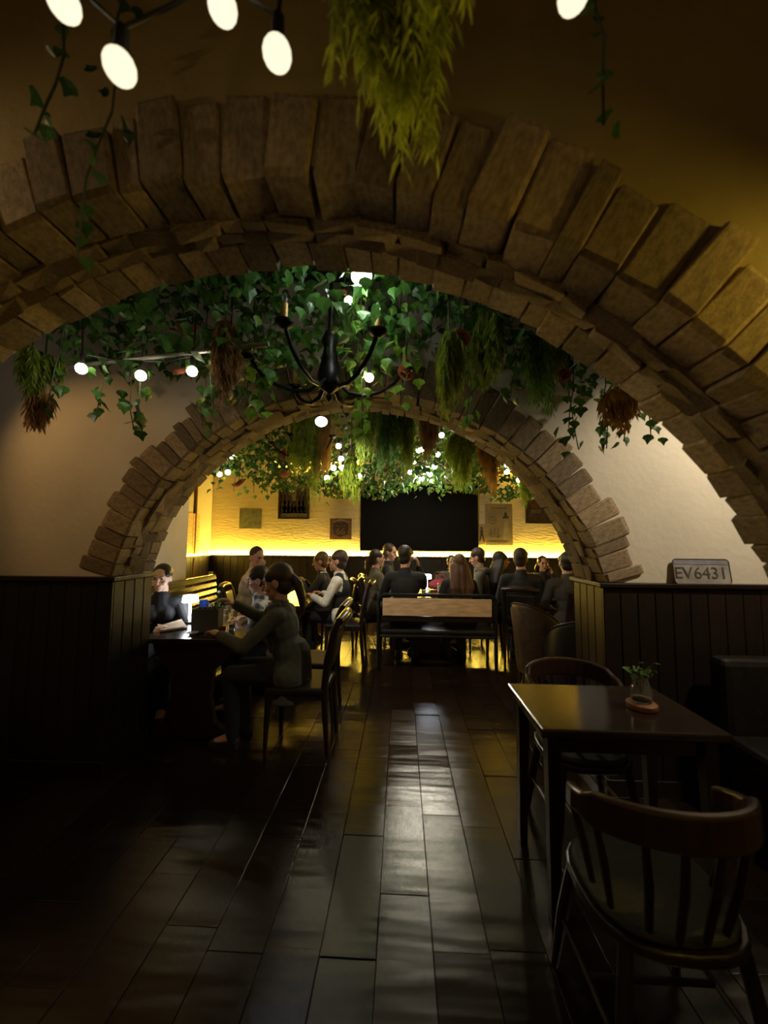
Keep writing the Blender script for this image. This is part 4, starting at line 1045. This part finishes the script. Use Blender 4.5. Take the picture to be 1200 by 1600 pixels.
# middle bay
fern('lime fern in front of the right half of middle arch crown', 702, 655, 1.78, .42, FERN, .06, dense=44)
fern('olive fern second from the lime one, middle bay right', 765, 612, 1.8, .40, FERND, .08, dense=44)
fern('blue green fern hanging over the right arch haunch', 842, 640, 1.9, .38, FERNB, .07, dense=40)
fern('yellow tipped slim fern tuft right of the blue green fern', 862, 600, 2.0, .36, FERN, .04, dense=22)
fern('olive fern at the far left of the middle bay', 45, 625, 1.75, .26, FERND, .10, dense=40)
fern('dull brown tuft under the far left olive fern', 62, 670, 1.85, .2, DRYB, .05, dense=24)
fern('brown reed bundle hanging left of the chandelier', 352, 632, 1.78, .42, DRYB, .055, dense=44, fine=40)
fern('dry yellow grass tuft above right white wall', 968, 672, 1.85, .2, DRY, .07, dense=30)
fern('pale green fern glowing beside the chandelier rod', 548, 520, 2.1, .25, FERNB, .07, dense=30)
# back room
for a in (('long yellow green fern with pointed tip before tree picture', 478, 790, 4.5, .90, FERN, .10, 60), ('yellow green fern left of the long pointed one', 462, 745, 4.7, .60, FERN, .07, 40),
          ('brown edged dry grass right of the long pointed fern', 506, 752, 4.6, .70, DRY, .06, 40), ('short lime fern drooping left of the television corner', 548, 788, 4.7, .42, FERN, .06, 34),
          ('olive fern hanging centre left of the arch crown', 572, 730, 4.2, .55, FERND, .08, 44), ('blue green fern over the left half of television', 605, 742, 4.4, .62, FERNB, .09, 50),
          ('olive fern over the middle of television', 634, 748, 4.6, .60, FERND, .08, 44), ('brown dry grass bunch hanging above the crystal pendant', 672, 728, 4.2, .60, DRYB, .06, 50),
          ('lime fern with square lower edge at television right', 716, 776, 4.8, .58, FERN, .09, 60), ('olive fern tucked behind the square lime fern', 742, 745, 5.2, .50, FERND, .09, 40),
          ('yellow brown dry fern above the dark red picture', 768, 774, 4.9, .60, DRY, .08, 50), ('slim lime fern above the lighthouse poster', 822, 798, 5.0, .50, FERN, .05, 34),
          ('olive fern at the right haunch of the middle arch', 788, 742, 4.6, .46, FERND, .07, 36)):
    fern(a[0], a[1], a[2], a[3] * .88, a[4] * 1.2, a[5], a[6] * 1.75, dense=int(a[7] * 1.5))

def vine(label, px, yb, Y, m, n=26, size=.055, spread=.06, single=5, seed=0, group='trailing ivy vines', dx=0):
    p = at(px, yb, Y); rr = random.Random(seed + px * 3 + yb)
    o = thing('ivy_vine', label, 'hanging plant', (p.x, Y, CEIL_Z), 0, group); L_ = CEIL_Z - p.z
    path = []; x = y = 0
    for i in range(12):
        t = i / 11; path.append(Vector((x + dx * t * t, y, -L_ * t))); x += rr.uniform(-.022, .022); y += rr.uniform(-.02, .02)
    MB().tube(path, .003, 5).build('stem', STEM, o)
    def pos(t):
        f = t * 11; i = min(10, int(f)); return path[i].lerp(path[i + 1], f - i)
    mb = MB()
    for i in range(n):
        t = .12 + .72 * i / n + rr.uniform(-.02, .02); q = pos(t) + Vector((rr.gauss(0, spread), rr.gauss(0, spread), rr.uniform(-.03, .03)))
        leaf_into(mb, q, size * rr.uniform(.7, 1.25), rrot(rr, .9))
    mb.build('foliage', m, o, False, fix=False)['kind'] = 'stuff'
    for i in range(single):
        q = pos(.84 + .16 * (i + 1) / single) + Vector((rr.gauss(0, spread * .6), rr.gauss(0, spread * .6), 0))
        l = link('leaf', LEAFME[m.name], o); l.location = q; k = size * rr.uniform(.85, 1.3); l.scale = (k, k, k); l.rotation_euler = rrot(rr, .95).to_euler()
    return o
LEAFME = {}
for m in (LEAF, LEAFL):
    mb = MB(); leaf_into(mb, Vector(), 1.0, Matrix.Identity(3)); LEAFME[m.name] = mb.mesh('leaf', m, False, False)
V_ = [('dark ivy vine trailing low over the left plaster wall', 182, 668, 1.85, LEAF), ('dark ivy vine beside the lowest left one', 236, 664, 1.9, LEAF), ('dark ivy vine between the two left bulbs', 150, 640, 1.8, LEAF),
      ('ivy vine brushing the left haunch of the middle arch', 312, 668, 2.1, LEAF), ('green ivy vine left of the chandelier', 410, 648, 1.9, LEAFL), ('thick green ivy vine nearest chandelier left side', 440, 625, 1.85, LEAF),
      ('bright ivy vine falling over the arch crown', 552, 668, 1.9, LEAFL), ('bright ivy vine with pale leaf over the arch crown', 575, 660, 1.95, LEAFL), ('ivy vine right of the arch crown under pink flower', 622, 640, 2.0, LEAFL),
      ('ivy vine behind the lime fern of the middle bay', 728, 662, 2.0, LEAFL), ('dark ivy vine hanging at right arch haunch', 886, 705, 2.1, LEAF), ('dark bushy ivy vine above the right white wall', 905, 670, 2.0, LEAF),
      ('ivy vine with broad leaves on the right white wall', 962, 703, 2.05, LEAF), ('short ivy vine beside the near arch edge at right', 1018, 686, 2.0, LEAF), ('ivy vine with star shaped leaves right of broad leaved one', 985, 690, 2.1, LEAF),
      ('dark ivy vine at the extreme left behind near arch', 95, 640, 1.8, LEAF), ('thin ivy vine left of the reed bundle', 325, 650, 1.9, LEAF), ('ivy vine right of the reed bundle', 388, 640, 1.95, LEAF), ('ivy vine high behind the chandelier arm', 600, 590, 2.1, LEAFL), ('ivy vine under the olive fern at right', 790, 625, 2.0, LEAF)]
for i, (lb, px, yb, Y, m) in enumerate(V_): vine(lb, px, yb, Y, m, 40, .058, .055, 6, i)
for i, (lb, px, yb, Y) in enumerate((('thin dark vine at top left between near bulbs', 120, 250, .78), ('thin dark vine hanging over the left near arch stones', 182, 420, .84), ('short dark vine at top right of the near room', 930, 190, .75))): vine(lb, px, yb, Y, LEAF, 20, .032, .02, 4, 90 + i)
V3 = [('ivy clump at the left end of back room canopy', 345, 766, 4.4), ('ivy clump second from left in back room canopy', 368, 768, 4.6), ('ivy clump above the grey green tin sign', 394, 770, 4.7), ('ivy clump left of the tree picture', 420, 772, 4.5),
      ('ivy clump below the left bulb cluster', 508, 784, 4.4), ('ivy clump at upper left corner of television', 572, 778, 4.6), ('ivy clump with pale leaves at television upper left', 590, 774, 4.7), ('ivy clump below the crystal pendant at left', 640, 774, 4.9),
      ('ivy clump left of the square lime fern', 690, 776, 4.8), ('ivy clump right of the square lime fern', 732, 768, 4.9), ('ivy clump before the dark street picture', 842, 786, 4.6), ('ivy clump at the right end of back room canopy', 820, 756, 4.6)]
for i, (lb, px, yb, Y) in enumerate(V3): vine(lb, px, yb, Y, LEAFL if i % 3 else LEAF, 70, .062, .11, 4, 50 + i)
# dense canopies of leaves
def canopy(name, label, n, fn, m, size, seed):
    rr = random.Random(seed); mb = MB()
    for i in range(n):
        leaf_into(mb, Vector(fn(rr)), size * rr.uniform(.6, 1.3), rrot(rr, .7))
    o = mb.build(name, m, None, False, fix=False); return tag(o, label, 'foliage', kind='stuff')
def fbay(r):
    x = r.uniform(-1.9, 1.35); y = r.uniform(1.38, 2.38); lo = 2.46 + .10 * math.sin(3 * x + 1) + .06 * math.sin(8 * x) + (.05 if x < -.6 else 0); return (x, y, lo + (CEIL_Z - .03 - lo) * r.random() ** 1.3)
def fback(r):
    x = r.uniform(-2.3, 2.4); y = r.uniform(4.3, 6.6); lo = 2.30 + .08 * math.sin(2.5 * x) + .05 * math.sin(7 * x + y); return (x, y, lo + (CEIL_Z - .03 - lo) * r.random() ** 1.7)
canopy('leaf_canopy', 'dense dark green ivy leaves under the middle bay ceiling', 2300, fbay, LEAF, .065, 1)
canopy('leaf_canopy', 'dense green ivy leaves under the back room ceiling', 4600, fback, LEAF, .075, 2)
# flowers
def flower_mesh(seed):
    rr = random.Random(seed); mb = MB()
    for ring, (n, r_, op) in enumerate(((5, .3, .25), (7, .6, .55), (9, .9, 1.0), (9, 1.0, 1.35))):
        for k in range(n):
            a = 2 * math.pi * k / n + ring * .4 + rr.uniform(-.1, .1); M = Matrix.Rotation(a, 3, 'Z') @ Matrix.Rotation(op + rr.uniform(-.1, .1), 3, 'X')
            g = []
            for i in range(4):
                for j in range(4):
                    u, v = (j / 3 - .5), i / 3
                    g.append(M @ Vector((u * .9 * math.sin(.5 + v * 1.9), -.28 * math.sin(v * 2.4) * (1 - (2 * u) ** 2 * .6), v * r_ + .0)))
            mb.add(g, [(i * 4 + j, i * 4 + j + 1, i * 4 + j + 5, i * 4 + j + 4) for i in range(3) for j in range(3)])
    return mb.mesh('petals', PETAL, True, False)
FLM = flower_mesh(3)
for lb, px, py, Y, s_ in (('large dusty orange flower high on the left of the middle bay', 293, 513, 1.85, .058), ('mauve pink flower beside the third left bulb', 280, 581, 1.9, .045), ('dusty orange flower above the lime fern', 717, 535, 1.8, .05),
                          ('dusty pink flower over the arch crown right of chandelier', 634, 586, 1.95, .045), ('dim pink flower at right of the blue green fern', 880, 590, 2.0, .04), ('dark pink flower high above the chandelier', 538, 458, 1.95, .045),
                          ('orange brown flower left of the chandelier rod', 432, 480, 2.0, .05), ('small orange flower above the tree picture', 444, 742, 4.5, .07), ('brown pink flower in ferns above the tree picture', 447, 714, 4.5, .09),
                          ('brown flower near left end of back canopy', 373, 756, 4.4, .07), ('pink brown flower before the television top edge', 605, 738, 5.0, .10), ('pale pink flower right of the crystal pendant', 712, 742, 5.0, .07), ('brown flower between the bulb clusters', 600, 705, 4.6, .07)):
    p = at(px, py, Y); o = thing('hanging_flower', lb, 'flower', (p.x, Y, CEIL_Z), 0, 'dusty hanging flowers')
    f = link('petals', FLM, o); f.location = (0, 0, p.z - CEIL_Z + s_ * .3); f.scale = (s_, s_, s_); f.rotation_euler = (R(150), R(20), px)
    MB().tube([(0, 0, 0), (.01, 0, (p.z - CEIL_Z) * .5), (0, 0, p.z - CEIL_Z + s_ * .3)], .004, 5).build('stem', STEM, o)
# grey rail carrying the garlands
a, b = at(70, 577, 1.95), at(420, 531, 1.72); b.z = a.z
o = thing('hanging_rail', 'thin grey rail carrying garlands left of the chandelier', 'rail', (a.x, a.y, a.z))
MB().tube([(0, 0, 0), tuple(b - a)], .011, 8).build('rail', STEEL, o)
for t in (.15, .85):
    q = (b - a) * t; MB().tube([tuple(q), (q.x, q.y, CEIL_Z - a.z)], .004, 6).build('hanger', IRON, o)
